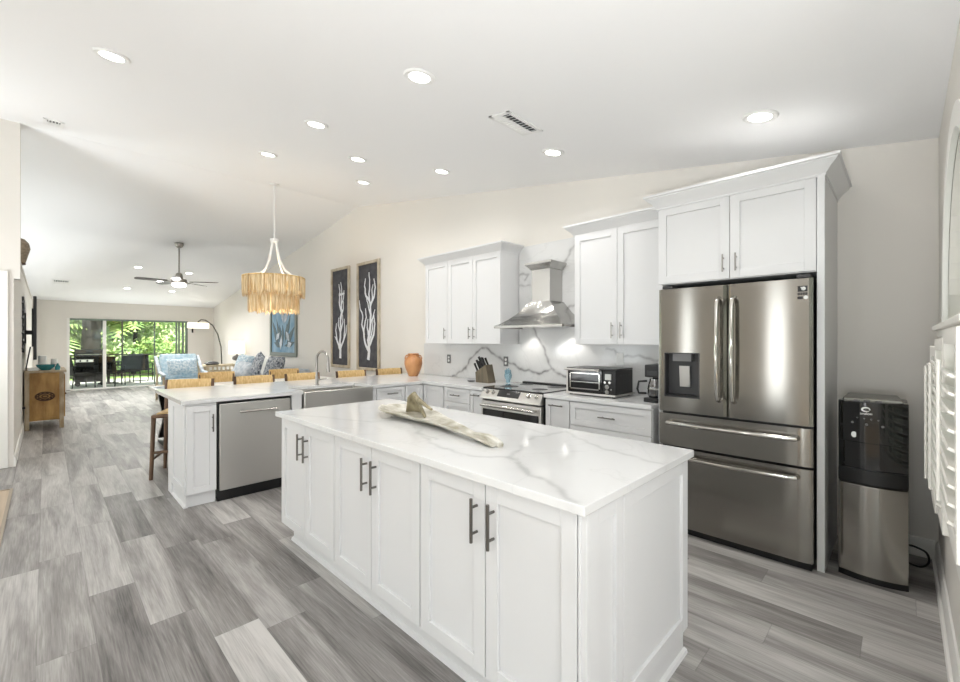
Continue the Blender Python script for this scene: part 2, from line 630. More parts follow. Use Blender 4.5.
def text_part(name, s, size, loc, rot, m, parent, depth=0.0005):
    c = bpy.data.curves.new(name, 'FONT')
    c.body = s
    c.size = size
    c.align_x = 'CENTER'
    c.extrude = depth
    t = bpy.data.objects.new(name + '_tmp', c)
    COL.objects.link(t)
    bpy.context.view_layer.update()
    me = bpy.data.meshes.new_from_object(t)
    bpy.data.objects.remove(t)
    me.materials.clear()
    me.materials.append(m)
    o = bpy.data.objects.new(name, me)
    COL.objects.link(o)
    o.parent = parent
    o.location = Vector(loc) - root_offset(parent)
    o.rotation_euler = rot
    return o


UX, UY, NX, NY = (1, 0, 0), (0, 1, 0), (1, 0, 0), (0, -1, 0)

# ================================================================== SETTING
b = MB().box(XF - 0.12, XB + 0.1, YB - 0.1, YW + 0.12, -0.1, 0)
structure(b.build('floor', PLANK))
b = MB().box(-5.93, XB, YB, -0.236, 0.0, 0.004)
structure(b.build('floor_foyer', TANF))
b = MB().box(-5.95, -4.0, -0.236, -0.215, 0.0, 0.009).box(-4.0, XB, -0.236, -0.215, 0, 0.009).box(-5.95, -5.93, YB, -0.236, 0, 0.009)
structure(b.build('trim_2', mat('threshold', (150, 136, 118), 0.4)))

pts = [(XF - 0.12, cz(XF - 0.12)), (-7.02, cz(-7.02)), (XB + 0.1, cz(XB + 0.1))]
b = MB().prism(pts + [(x, z + 0.12) for x, z in reversed(pts)], 'y', YB - 0.1, YW + 0.12)
structure(b.build('ceiling', CEIL, smooth=False))
b = MB().prism([(XF - 0.12, 0), (XB + 0.1, 0)] + [(x, z + 0.05) for x, z in reversed(pts)], 'y', YW, YW + 0.12)
structure(b.build('wall_right', WALL, smooth=False))
# far wall with the sliding door opening
b = MB()
for y0, y1, z0, z1 in ((YB, 0.41, 0, 2.56), (3.25, YW, 0, 2.56), (0.41, 3.25, 2.03, 2.56)):
    b.box(XF - 0.12, XF, y0, y1, z0, z1)
structure(b.build('wall_far', WALL, smooth=False))
# low partition wall on the left with a ledge on top
b = MB().box(XF, -7.14, YL - 0.14, YL, 0, 2.43).box(XF, -7.14, YL - 0.17, YL + 0.015, 2.43, 2.46)
structure(b.build('wall_left', WALL, smooth=False))
# cross wall at the ridge with a cased doorway
b = MB()
for y0, y1, z0, z1 in ((-0.38, -0.2, 2.08, 3.818), (-0.38, -0.25, 0, 2.08), (-1.28, -0.38, 2.08, 3.818), (YB, -1.28, 0, 3.818)):
    b.box(-7.14, -7.0, y0, y1, z0, z1)
structure(b.build('wall_foyer', WALL, smooth=False))
b = MB().box(-7.0, -6.98, -0.38, -0.29, 0, 2.16).box(-7.0, -6.98, -1.37, -1.28, 0, 2.16).box(-7.0, -6.98, -1.28, -0.38, 2.07, 2.16)
structure(b.build('trim_1', TRIM, bevel=0.004))
# end wall (shutter window) : hole y 2.05..3.33 z 0.62..2.28
WY0, WY1, WZ0, WZ1 = 1.95, 3.20, 0.62, 2.30
b = MB()
for y0, y1, z0, z1 in ((1.85, WY0, 0, 2.8), (WY1, YW, 0, 2.8), (WY0, WY1, 0, WZ0), (WY0, WY1, WZ1, 2.8)):
    b.box(XR, XR + 0.14, y0, y1, z0, z1)
b.box(XR + 0.14, XB, 1.85, 1.97, 0, 2.75)
structure(b.build('wall_end', WALL, smooth=False))
# back and side walls behind the camera with unseen window openings put in for light
b = MB()
wins = [(-13.0, -9.0), (-6.0, -4.8), (-3.5, -3.1), (-1.8, -1.4), (-0.4, 1.8)]  # first opening added out of view to light the living room
xs = [-16.7] + [v for w in wins for v in w] + [XB]
for i in range(0, len(xs), 2):
    b.box(xs[i], xs[i + 1], YB - 0.1, YB, 0, 3.9)
for x0, x1 in wins:
    b.box(x0, x1, YB - 0.1, YB, 0, 0.3).box(x0, x1, YB - 0.1, YB, 2.3, 3.9)
structure(b.build('wall_back', WALL, smooth=False))
b = MB()
for y0, y1, z0, z1 in ((YB, -2.3, 0, 2.6), (0.7, 1.97, 0, 2.6), (-2.3, 0.7, 0, 0.5), (-2.3, 0.7, 2.2, 2.6)):
    b.box(XB, XB + 0.1, y0, y1, z0, z1)
structure(b.build('wall_nook', WALL, smooth=False))

# baseboards
def base_profile(t):
    return [(0, 0), (0.016, 0), (0.016, 0.085), (0.012, 0.1), (0.008, 0.115), (0, 0.12)]


b = MB().prism([(XR - a, z) for a, z in base_profile(0)], 'y', 1.85, YW)
b.prism([(XR - 0.016 - a, z) for a, z in ((0, 0), (0.014, 0), (0.01, 0.014), (0, 0.018))], 'y', 1.85, YW)
structure(b.build('baseboard_end', TRIM))
b = MB().prism([(YW - a, z) for a, z in base_profile(0)], 'x', -0.33, XR - 0.016)
structure(b.build('baseboard_right', TRIM))
b = MB().prism([(YW - a, z) for a, z in base_profile(0)], 'x', XF, -5.0)
structure(b.build('baseboard_living', TRIM))
b = MB().prism([(YL + a, z) for a, z in base_profile(0)], 'x', XF, -7.0)
structure(b.build('baseboard_left', TRIM))

# arched window with casing on the end wall
win = thing('window_1', 'arched window with white casing over the shutters', 'window', (XR, 2.7, WZ0))
win['kind'] = 'structure'
yc, rad, zs = (WY0 + WY1) / 2, (WY1 - WY0) / 2, 1.62
arc_o = [(yc + (rad + 0.07) * math.cos(PI * k / 24), zs + (rad + 0.07) * math.sin(PI * k / 24)) for k in range(25)]
arc_i = [(yc + (rad - 0.02) * math.cos(PI * k / 24), zs + (rad - 0.02) * math.sin(PI * k / 24)) for k in range(25)]
b = MB()
for k in range(24):
    b.prism([arc_o[k], arc_o[k + 1], arc_i[k + 1], arc_i[k]], 'x', XR - 0.02, XR)
b.box(XR - 0.02, XR, WY1 - 0.02, WY1 + 0.07, WZ0 - 0.07, zs).box(XR - 0.02, XR, WY0 - 0.07, WY0 + 0.02, WZ0 - 0.07, zs)
b.box(XR - 0.02, XR, WY0, WY1, WZ0 - 0.07, WZ0)
b.build('casing', TRIM, win)
# wall infill between arch and square opening
b = MB()
for k in range(24):
    (ya, za), (yb2, zb) = arc_i[k], arc_i[k + 1]
    b.prism([(ya, za), (yb2, zb), (yb2, WZ1 + 0.02), (ya, WZ1 + 0.02)], 'x', XR + 0.002, XR + 0.1)
b.build('arch_infill', WALL, win)
MB().box(XR + 0.11, XR + 0.118, WY0, WY1, WZ0, WZ1).build('pane', PANE, win)
b = MB().box(XR + 0.1, XR + 0.13, WY0, WY1, 1.46, 1.50).box(XR + 0.1, XR + 0.13, yc - 0.015, yc + 0.015, WZ0, WZ1)
b.build('muntin', TRIM, win)

# unseen windows behind the camera, put in as light sources
for i, (x0, x1) in enumerate(wins):
    w = thing('window_%d' % (i + 2), 'unseen window in the back wall, put in for light', 'window', ((x0 + x1) / 2, YB, 0.3))
    w['kind'] = 'structure'
    del w['label'], w['category']
    b = MB()
    for a0, a1, z0, z1 in ((x0, x0 + 0.05, 0.3, 2.3), (x1 - 0.05, x1, 0.3, 2.3), (x0, x1, 0.3, 0.35), (x0, x1, 2.25, 2.3)):
        b.box(a0, a1, YB - 0.08, YB, z0, z1)
    b.build('window_frame', TRIM, w)
    MB().box(x0 + 0.05, x1 - 0.05, YB - 0.045, YB - 0.04, 0.35, 2.25).build('pane', PANE, w)

# plantation shutters on the end wall
def shutter(name, label, y0, y1, z0, z1, x0=0.092, t=0.03):
    s = thing(name, label, 'shutter', (x0, (y0 + y1) / 2, z0), 'white plantation shutters on the end wall')
    sw = 0.045
    b = MB().box(x0, x0 + t, y0, y0 + sw, z0, z1).box(x0, x0 + t, y1 - sw, y1, z0, z1)
    b.box(x0, x0 + t, y0 + sw, y1 - sw, z0, z0 + 0.06).box(x0, x0 + t, y0 + sw, y1 - sw, z1 - 0.05, z1)
    b.build('frame', SHUT, s, bevel=0.003)
    b = MB()
    n = int((z1 - z0 - 0.13) / 0.052)
    for k in range(n):
        z = z0 + 0.085 + k * 0.052
        b.obox((x0 + t / 2, y0 + sw, z), UY, (math.cos(0.5), 0, -math.sin(0.5)), (math.sin(0.5), 0, math.cos(0.5)), 0, y1 - y0 - 2 * sw, -0.032, 0.032, -0.004, 0.004)
    b.build('louvers', SHUT, s)
    MB().tube([(x0 - 0.022, (y0 + y1) / 2, z0 + 0.1), (x0 - 0.022, (y0 + y1) / 2, z1 - 0.1)], 0.005, 6).build('tilt_rod', SHUT, s)
    return s


shutter('plantation_shutter', 'narrow white louvered shutter leaf nearest the corner', 2.86, 3.36, 0.60, 1.365, 0.102)
shutter('plantation_shutter', 'white louvered shutter leaf below the shelf, second from the corner', 2.30, 2.84, 0.68, 1.40, 0.101)
shutter('plantation_shutter', 'white louvered shutter leaf cut by the right edge of the photo', 1.74, 2.28, 0.78, 1.43, 0.102)
b = MB().box(0.112, XR, 1.8, 3.42, 1.445, 1.47).box(0.13, XR - 0.02, 1.8, 3.40, 1.41, 1.445)
structure(b.build('trim_3', SHUT, bevel=0.004))

# sliding door in the far wall
dr = thing('door_1', 'wide glass sliding door to the patio in the far wall', 'door', (XF, 1.83, 0))
dr['kind'] = 'structure'
b = MB().box(XF - 0.09, XF + 0.02, 0.41, 0.47, 0, 2.03).box(XF - 0.09, XF + 0.02, 0.41, 3.25, 0, 0.035)
b.build('frame', TRIM, dr)
b = MB().box(XF - 0.09, XF + 0.015, 0.47, 3.25, 1.985, 2.03).box(XF - 0.09, XF + 0.01, 3.19, 3.25, 0.035, 1.985)
b.build('header', SLIDEG, dr)
MB().box(XF - 0.07, XF + 0.0, 1.17, 1.245, 0.035, 1.985).build('white_stile', TRIM, dr)
MB().box(XF - 0.07, XF - 0.03, 2.37, 2.405, 0.035, 1.985).build('stile', SLIDEG, dr)
b = MB()
for y in (2.93, 3.0, 3.1):
    b.box(XF - 0.08, XF - 0.01 - (y - 2.93) * 0.1, y, y + 0.045, 0.035, 1.985)
b.build('stacked_panel', SLIDEG, dr)
for y0, y1 in ((0.47, 1.17), (1.245, 2.37), (2.405, 2.93), (2.975, 3.19)):
    MB().box(XF - 0.055, XF - 0.048, y0, y1, 0.035, 1.985).build('pane', PANE, dr)

# ================================================================== ISLAND
isl_x = [-3.075, -2.30, -1.505, -0.712]
isl_lab = ['white two-door island cabinet at the far left end', 'white two-door island cabinet in the middle of the island',
           'white two-door island cabinet nearest the camera with paneled end']
for i in range(3):
    x0, x1 = isl_x[i], isl_x[i + 1]
    t = thing('island_cabinet', isl_lab[i], 'cabinet', ((x0 + x1) / 2, 1.6, 0), 'island cabinets')
    MB().box(x0, x1, 1.17, 2.01, 0.13, 0.868).build('body', CAB, t)
    g = 0.006
    dw = (x1 - x0 - 3 * g) / 2 + 0.001
    for k in range(2):
        a = x0 + g + k * (dw + g)
        d = MB().shaker((a, 1.17, 0.135), UX, NY, dw, 0.722, 0.021).build('door', CAB, t, bevel=0.0015)
        hx = a + dw - 0.04 if k == 0 else a + 0.04
        bar_pull(d, (hx, 1.149, 0.635), (hx, 1.149, 0.80), NY, 0.0065)
    b = MB().box(x0 + (0.04 if i == 0 else 0), x1 - (0.0 if i == 2 else 0), 1.22, 1.99, 0, 0.13)
    b.prism([(1.22, 0), (1.205, 0), (1.208, 0.014), (1.22, 0.022)], 'x', x0 + (0.03 if i == 0 else 0), x1)
    b.build('toe_kick', CAB, t)
    if i == 2:
        b = MB().box(x1, x1 + 0.008, 1.15, 2.012, 0.115, 0.868)
        b.box(x1 - 0.002, x1 + 0.028, 1.155, 1.172, 0.115, 0.868)
        b.shaker((x1 + 0.008, 1.172, 0.115), UY, NX, 0.225, 0.753, 0.02, 0.055)
        b.shaker((x1 + 0.008, 1.40, 0.115), UY, NX, 0.612, 0.753, 0.02, 0.06)
        b.build('end_panel', CAB, t, bevel=0.0015)
        b = MB().box(x1, x1 + 0.012, 1.22, 2.0, 0, 0.115)
        b.prism([(x1 + 0.012, 0), (x1 + 0.028, 0), (x1 + 0.024, 0.014), (x1 + 0.012, 0.02)], 'y', 1.205, 2.012)
        b.build('base_molding', CAB, t)
iv = [([(-2.94, 1.14), (-2.61, 1.27), (-2.3, 1.38), (-2.19, 1.6)], 0.012, 0.32),
      ([(-2.04, 1.5), (-1.71, 1.34), (-1.49, 1.27), (-1.37, 1.27), (-1.24, 1.32), (-1.18, 1.38)], 0.011, 0.42),
      ([(-1.18, 1.38), (-0.96, 1.25), (-0.83, 1.21), (-0.7, 1.13)], 0.014, 0.6),
      ([(-1.18, 1.38), (-1.27, 1.56), (-1.34, 1.76), (-1.29, 1.98)], 0.011, 0.4),
      ([(-1.29, 1.98), (-1.07, 1.83), (-0.87, 1.76), (-0.68, 1.73)], 0.011, 0.45),
      ([(-1.6, 1.93), (-1.34, 1.84), (-1.28, 2.05)], 0.01, 0.28), ([(-1.96, 1.48), (-1.8, 1.39), (-1.66, 1.36)], 0.011, 0.45)]
o = grid_slab('island_countertop', steps(-3.10, -0.67, 0.009), steps(1.118, 2.05, 0.009), lambda u, v: True, 0.868, 0.90, 'xy', iv, MARBLE, origin=(-1.885, 1.58, 0.868))
tag(o, 'white marble-look quartz slab on top of the kitchen island', 'countertop')
md = o.modifiers.new('bevel', 'BEVEL'); md.width = 0.003; md.segments = 2; md.limit_method = 'ANGLE'; md.angle_limit = 1.0

# ================================================================== PENINSULA AND RANGE RUN
PX = -4.22          # carcass front of the peninsula; fronts stick out 2 cm
t = thing('base_cabinet', 'narrow white one-door cabinet at the free end of the peninsula', 'cabinet', (-4.5, 0.92, 0))
MB().box(-4.87, PX, 0.83, 1.035, 0.11, 0.868).build('body', CAB, t)
d = MB().shaker((PX, 0.815, 0.115), UY, NX, 0.215, 0.73, 0.021, 0.05).build('door', CAB, t, bevel=0.0015)
bar_pull(d, (PX + 0.021, 1.0, 0.62), (PX + 0.021, 1.0, 0.77), NX)
b = MB().box(-4.87, PX, 0.82, 0.83, 0.11, 0.868).shaker((PX - 0.005, 0.82, 0.11), (-1, 0, 0), NY, 0.50, 0.758, 0.02, 0.06)
b.box(-4.87, -4.73, 0.80, 0.83, 0.0, 0.868)
b.build('end_panel', CAB, t, bevel=0.0015)
b = MB().box(-4.86, PX - 0.03, 0.83, 1.035, 0, 0.11).box(-4.73, PX - 0.015, 0.815, 0.83, 0, 0.12)
b.prism([(0.815, 0), (0.80, 0), (0.803, 0.014), (0.815, 0.02)], 'x', -4.73, PX - 0.01)
b.build('toe_kick', CAB, t)

t = thing('dishwasher', 'stainless steel dishwasher in the peninsula', 'dishwasher', (-4.5, 1.35, 0))
MB().box(-4.82, PX - 0.002, 1.04, 1.665, 0.02, 0.855).build('body', BLACK, t)
d = MB().box(PX, PX + 0.026, 1.052, 1.655, 0.095, 0.845).build('door', STEEL, t, bevel=0.006)
b = MB().tube([(PX + 0.068, 1.2, 0.765), (PX + 0.068, 1.52, 0.765)], 0.01, 10)
for y in (1.215, 1.505):
    b.box(PX + 0.026, PX + 0.068, y - 0.008, y + 0.008, 0.757, 0.773)
b.build('handle', CHROME, d)
MB().box(PX - 0.03, PX - 0.004, 1.045, 1.66, 0.0, 0.085).build('toe_kick', BLACK, t)

t = thing('sink_cabinet', 'white sink base cabinet behind the island', 'cabinet', (-4.5, 2.16, 0))
MB().box(-4.87, PX, 1.67, 2.60, 0.11, 0.60).box(-4.87, -4.66, 1.67, 2.60, 0.6, 0.868).box(-4.87, PX + 0.018, 1.67, 1.765, 0.6, 0.868).box(-4.87, PX + 0.018, 2.555, 2.60, 0.6, 0.868).build('body', CAB, t)
for k in range(2):
    d = MB().shaker((PX, 1.69 + k * 0.45, 0.115), UY, NX, 0.446, 0.48, 0.021).build('door', CAB, t, bevel=0.0015)
    bar_pull(d, (PX + 0.021, 2.10 + k * 0.08, 0.42), (PX + 0.021, 2.10 + k * 0.08, 0.56), NX)
MB().box(-4.86, PX - 0.05, 1.67, 2.6, 0, 0.11).build('toe_kick', CAB, t)

t = thing('base_cabinet', 'white drawer cabinet right of the sink', 'cabinet', (-4.5, 2.79, 0))
MB().box(-4.87, PX, 2.605, 2.99, 0.11, 0.868).build('body', CAB, t)
for z0, h in ((0.70, 0.155), (0.41, 0.285), (0.115, 0.29)):
    d = MB().shaker((PX, 2.61, z0), UY, NX, 0.375, h, 0.021, 0.04).build('drawer', CAB, t, bevel=0.0015)
    bar_pull(d, (PX + 0.021, 2.73, z0 + h / 2 + 0.01), (PX + 0.021, 2.87, z0 + h / 2 + 0.01), NX)
MB().box(-4.86, PX - 0.05, 2.605, 2.99, 0, 0.11).build('toe_kick', CAB, t)

RY = 3.28           # carcass front of the range run
t = thing('corner_cabinet', 'white corner base cabinet where the two counters meet', 'cabinet', (-4.4, 3.5, 0))
MB().box(-4.87, PX, 2.995, 3.97, 0.11, 0.868).box(PX, -3.81, RY, 3.97, 0.11, 0.868).build('body', CAB, t)
MB().shaker((PX, 3.0, 0.115), UY, NX, 0.255, 0.74, 0.021, 0.05).build('door', CAB, t, bevel=0.0015)
MB().shaker((PX + 0.03, RY, 0.115), UX, NY, 0.37, 0.74, 0.021, 0.05).build('door', CAB, t, bevel=0.0015)
MB().box(-4.86, PX - 0.05, 2.995, 3.9, 0, 0.11).box(PX - 0.05, -3.81, RY + 0.05, 3.9, 0, 0.11).build('toe_kick', CAB, t)

def front_unit(name, label, x0, x1, fronts, kind):
    t = thing(name, label, 'cabinet', ((x0 + x1) / 2, 3.6, 0))
    MB().box(x0, x1, RY, 3.97, 0.11, 0.868).build('body', CAB, t)
    for z0, h in fronts:
        d = MB().shaker((x0 + 0.003, RY, z0), UX, NY, x1 - x0 - 0.006, h, 0.021, min(0.05, (x1 - x0) * 0.2, h * 0.26)).build(kind if h < 0.5 else 'door', CAB, t, bevel=0.0015)
        zc = z0 + h / 2 if h < 0.5 else z0 + h - 0.05
        hw = min(0.075, (x1 - x0) * 0.33)
        xc = (x0 + x1) / 2
        bar_pull(d, (xc - hw, RY - 0.021, zc), (xc + hw, RY - 0.021, zc), NY)
    MB().box(x0, x1, RY + 0.05, 3.9, 0, 0.11).build('toe_kick', CAB, t)
    return t


front_unit('drawer_cabinet', 'white three-drawer cabinet below the knife block', -3.805, -3.375, [(0.70, 0.155), (0.41, 0.285), (0.115, 0.29)], 'drawer')
front_unit('pull_out_cabinet', 'slim white pull-out cabinet just left of the range', -3.37, -3.175, [(0.115, 0.74)], 'door')
front_unit('pull_out_cabinet', 'slim white pull-out cabinet just right of the range', -2.365, -2.105, [(0.115, 0.74)], 'door')
front_unit('drawer_cabinet', 'wide white drawer cabinet below the toaster oven', -2.10, -1.37, [(0.655, 0.2), (0.39, 0.26), (0.115, 0.27)], 'drawer')

# L-shaped countertop with sink cut-out, and the piece right of the range
SK = (1.775, 2.545, -4.60)


def ell(u, v):
    if u < -4.19:
        return not (SK[0] < v < SK[1] and u > SK[2])
    return v > 3.24


cv = [([(-5.2, 1.1), (-4.9, 1.5), (-4.5, 1.62)], 0.012, 0.3), ([(-5.3, 2.6), (-4.9, 2.9), (-4.4, 3.1), (-3.9, 3.6)], 0.012, 0.3),
      ([(-2.3, 3.5), (-1.9, 3.42), (-1.6, 3.6), (-1.4, 3.55)], 0.012, 0.4), ([(-2.1, 3.3), (-1.8, 3.38), (-1.5, 3.3)], 0.01, 0.3)]
o = grid_slab('peninsula_countertop', steps(-5.37, -3.17, 0.03, (-4.19, SK[2])), steps(0.775, 3.964, 0.03, (3.24, SK[0], SK[1])), ell, 0.868, 0.90, 'xy', cv, MARBLE, origin=(-4.8, 2.4, 0.868))
tag(o, 'L-shaped white quartz countertop with the sink cut into it', 'countertop')
o = grid_slab('range_side_countertop', steps(-2.372, -1.366, 0.015), steps(3.24, 3.964, 0.015), lambda u, v: True, 0.868, 0.90, 'xy', cv, MARBLE, origin=(-1.87, 3.6, 0.868))
tag(o, 'short white quartz countertop under the toaster oven', 'countertop')

# marble backsplash
bv = [([(-4.52, 0.89), (-4.38, 0.91), (-4.2, 1.03), (-4.05, 1.2), (-3.92, 1.28), (-3.81, 1.3), (-3.72, 1.27), (-3.63, 1.2), (-3.5, 1.15), (-3.36, 1.11), (-3.19, 1.05), (-2.99, 1.02), (-2.8, 1.07), (-2.69, 1.03), (-2.58, 1.0), (-2.3, 0.98)], 0.014, 1.0),
      ([(-2.8, 1.07), (-2.83, 1.18), (-2.91, 1.31), (-2.97, 1.4), (-3.05, 1.58)], 0.013, 0.95),
      ([(-2.33, 2.6), (-2.49, 2.41), (-2.55, 2.35), (-2.6, 2.27), (-2.66, 2.19), (-2.7, 2.1)], 0.013, 0.6), ([(-2.63, 1.71), (-2.55, 1.77), (-2.48, 1.79), (-2.3, 1.9)], 0.011, 0.7),
      ([(-3.26, 2.16), (-3.18, 2.19), (-3.11, 2.17), (-3.17, 2.12)], 0.011, 0.6), ([(-3.26, 2.06), (-3.1, 2.03)], 0.01, 0.5),
      ([(-2.14, 1.31), (-2.06, 1.3), (-2.02, 1.25), (-1.9, 1.25), (-1.78, 1.24), (-1.64, 1.22), (-1.36, 1.2)], 0.011, 0.75)]
o = grid_slab('backsplash', steps(-5.09, -1.366, 0.012, (-3.26, -2.31)), steps(0.90, 2.50, 0.012, (1.354,)), lambda u, v: v < 1.354 or (-3.26 < u < -2.31), 3.966, YW, 'xz', bv, MARBLE, origin=(-3.2, YW, 0.9))
tag(o, 'white marble-look backsplash slab with grey veins behind the range', 'backsplash')

# farmhouse sink
t = thing('farmhouse_sink', 'stainless steel apron-front sink set in the peninsula', 'sink', (-4.4, 2.16, 0.62))
y0, y1 = 1.78, 2.54
b = MB().box(-4.18, -4.168, y0, y1, 0.62, 0.887).box(-4.21, -4.18, y0, y1, 0.66, 0.887)
b.build('apron', STEEL, t, bevel=0.006)
b = MB().box(-4.60, -4.59, y0, y1, 0.655, 0.866).box(-4.59, -4.21, y0, y0 + 0.01, 0.655, 0.866).box(-4.59, -4.21, y1 - 0.01, y1, 0.655, 0.866).box(-4.60, -4.21, y0, y1, 0.645, 0.655)
b.build('basin', STEEL, t)
MB().lathe([(0.045, 0.655), (0.045, 0.66), (0.02, 0.661)], (-4.4, 2.16, 0), 20).build('drain', CHROME, t)
# faucet
t = thing('kitchen_faucet', 'brushed nickel gooseneck faucet behind the sink', 'faucet', (-4.67, 2.13, 0.90))
MB().lathe([(0.028, 0), (0.028, 0.008), (0.02, 0.014), (0.018, 0.09), (0.013, 0.1)], (-4.67, 2.13, 0.90), 20).build('base', NICKEL, t)
arc = [(-4.67, 2.13, 0.98), (-4.67, 2.13, 1.17)] + [(-4.67 + 0.095 - 0.095 * math.cos(a), 2.13 + 0.02 * (1 - math.cos(a)), 1.18 + 0.095 * math.sin(a)) for a in np.linspace(0.1, PI, 14)]
arc += [(-4.48, 2.17, 1.15)]
MB().tube(arc, 0.0135, 12).build('spout', NICKEL, t)
MB().tube([(-4.48, 2.17, 1.15), (-4.48, 2.17, 1.11), (-4.477, 2.17, 1.05)], [0.015, 0.018, 0.02], 12).build('spray_head', NICKEL, t)
MB().tube([(-4.67, 2.14, 0.955), (-4.67, 2.17, 0.957), (-4.67, 2.245, 0.965)], [0.012, 0.009, 0.006], 10).build('lever', NICKEL, t)
o = MB().lathe([(0.022, 0), (0.022, 0.004), (0.012, 0.006)], (-4.68, 2.42, 0.90), 14).build('sink_button', NICKEL, origin=(-4.68, 2.42, 0.90))
tag(o, 'small round metal button on the counter right of the faucet', 'button')

# ================================================================== RANGE
RX0, RX1 = -3.158, -2.382
t = thing('range', 'stainless steel slide-in electric range under the hood', 'range', (-2.77, 3.6, 0))
MB().box(RX0, RX1, 3.27, 3.955, 0.03, 0.885).build('body', BLACK, t)
MB().box(RX0 - 0.004, RX1 + 0.004, 3.25, 3.955, 0.885, 0.909).build('cooktop', COOK, t, bevel=0.004)
MB().box(RX0, RX1, 3.90, 3.955, 0.909, 0.922).build('rear_trim', BLACK, t, bevel=0.004)
for x, y, r in ((-2.97, 3.45, 0.1), (-2.57, 3.45, 0.08), (-2.97, 3.74, 0.075), (-2.57, 3.74, 0.1)):
    MB().lathe([(r - 0.004, 0.9091), (r, 0.9091), (r, 0.9096), (r - 0.004, 0.9096)], (x, y, 0), 32).build('burner', DGREY, t)
# slanted control panel: top edge (y 3.262, z .905) to lower edge (y 3.205, z .80)
pa, pb = Vector((0, 3.262, 0.908)), Vector((0, 3.200, 0.815))
MB().prism([(3.28, 0.908), (3.262, 0.908), (3.200, 0.815), (3.200, 0.79), (3.28, 0.79)], 'x', RX0 + 0.004, RX1 - 0.004).build('control_panel', STEEL, t, bevel=0.004)
vv = (pa - pb).normalized()
nn = Vector((0, -vv.z, vv.y))
MB().obox((-2.87, 3.200, 0.815), UX, vv, nn, -0.06, 0.22, 0.018, 0.098, 0.0, 0.002).build('display', BLACKG, t)
MB().obox((-2.87, 3.200, 0.815), UX, vv, nn, 0.06, 0.1, 0.05, 0.062, 0.002, 0.0028).build('clock', MGREY, t)
for x in (-3.075, -2.995, -2.535, -2.445):
    c = Vector((x, 3.231, 0.8615))
    MB().tube([c, c + nn * 0.008, c + nn * 0.009, c + nn * 0.03], [0.026, 0.026, 0.02, 0.018], 16).build('knob', CHROME, t)
d = MB().box(RX0 + 0.004, RX1 - 0.004, 3.215, 3.27, 0.235, 0.775).build('oven_door', STEEL, t, bevel=0.005)
MB().box(RX0 + 0.03, RX1 - 0.03, 3.211, 3.216, 0.27, 0.69).build('window', BLACKG, d)
b = MB().tube([(RX0 + 0.04, 3.165, 0.735), (RX1 - 0.04, 3.165, 0.735)], 0.016, 12)
for x in (RX0 + 0.06, RX1 - 0.06):
    b.box(x - 0.012, x + 0.012, 3.165, 3.216, 0.725, 0.745)
b.build('handle', CHROME, d)
MB().box(RX0 + 0.004, RX1 - 0.004, 3.225, 3.27, 0.05, 0.225).build('drawer', STEEL, t, bevel=0.005)

# ================================================================== HOOD
HX, HY = -2.77, 3.48
t = thing('range_hood', 'stainless steel chimney range hood on the marble wall', 'range hood', (HX, YW, 1.53))
hw = 0.45
prof = [(hw, HY, 1.552), (hw, HY, 1.556), (hw - 0.04, HY + 0.035, 1.572), (hw - 0.12, HY + 0.105, 1.625), (hw - 0.20, HY + 0.165, 1.69), (hw - 0.265, HY + 0.205, 1.76), (hw - 0.315, HY + 0.23, 1.815)]
vs, fs = [], []
for w, y, z in prof:
    vs += [(HX - w, 3.966, z), (HX - w, y, z), (HX + w, y, z), (HX + w, 3.966, z)]
for i in range(len(prof) - 1):
    for k in range(4):
        k2 = (k + 1) % 4
        fs.append((4 * i + k, 4 * i + k2, 4 * i + 4 + k2, 4 * i + 4 + k))
n = 4 * (len(prof) - 1)
fs.append((n, n + 1, n + 2, n + 3))
MB().add(vs, fs).build('canopy', STEEL_H, t, angle=50)
b = MB().box(HX - hw + 0.015, HX + hw - 0.015, HY + 0.015, 3.96, 1.552, 1.56)
b.build('filter', MGREY, t)
MB().box(HX - hw, HX + hw, HY, HY + 0.012, 1.53, 1.553).box(HX - hw, HX - hw + 0.012, HY, 3.966, 1.53, 1.553).box(HX + hw - 0.012, HX + hw, HY, 3.966, 1.53, 1.553).build('lip', NICKEL, t)
MB().box(HX - 0.12, HX + 0.12, 3.73, 3.966, 1.80, 2.18).build('chimney', STEEL_H, t, bevel=0.003)
crown(HX - 0.12, HX + 0.12, 3.73, 3.966, 2.16, [(0.0, 0), (0.012, 0.004), (0.02, 0.02), (0.045, 0.045), (0.055, 0.055), (0.055, 0.075)], t, STEEL_H)
for dx in (-0.26, 0.26):
    MB().lathe([(0.03, 1.547), (0.03, 1.552)], (HX + dx, 3.80, 0), 16).build('light', LAMPON, t)
    L = add_light('hood_light', 'SPOT', (dx, 3.80 - YW, 0.014), (0, 0.25, -1), 5.5, 0.03, color=(1, 0.96, 0.9), parent=t)
    L.data.spot_size = math.radians(95)
    L.data.spot_blend = 0.6

# ================================================================== WALL CABINETS
def wall_cabinet(label, x0, x1, doors, yf=3.65, z0=1.354, z1=2.425, right=True):
    t = thing('wall_cabinet', label, 'cabinet', ((x0 + x1) / 2, YW, z0), 'white wall cabinets beside the hood')
    MB().box(x0, x1, yf + 0.021, YW - 0.002, z0, z1).build('body', CAB, t, bevel=0.001)
    for a0, a1, hx in doors:
        d = MB().shaker((a0 + 0.002, yf + 0.021, z0 + 0.004), UX, NY, a1 - a0 - 0.004, z1 - z0 - 0.012, 0.021).build('door', CAB, t, bevel=0.0015)
        bar_pull(d, (hx, yf, z0 + 0.06), (hx, yf, z0 + 0.205), NY, 0.0055, m=NICKEL)
    crown(x0, x1, yf + 0.005, YW - 0.002, z1 - 0.012, CROWN, t, CAB, right)
    return t


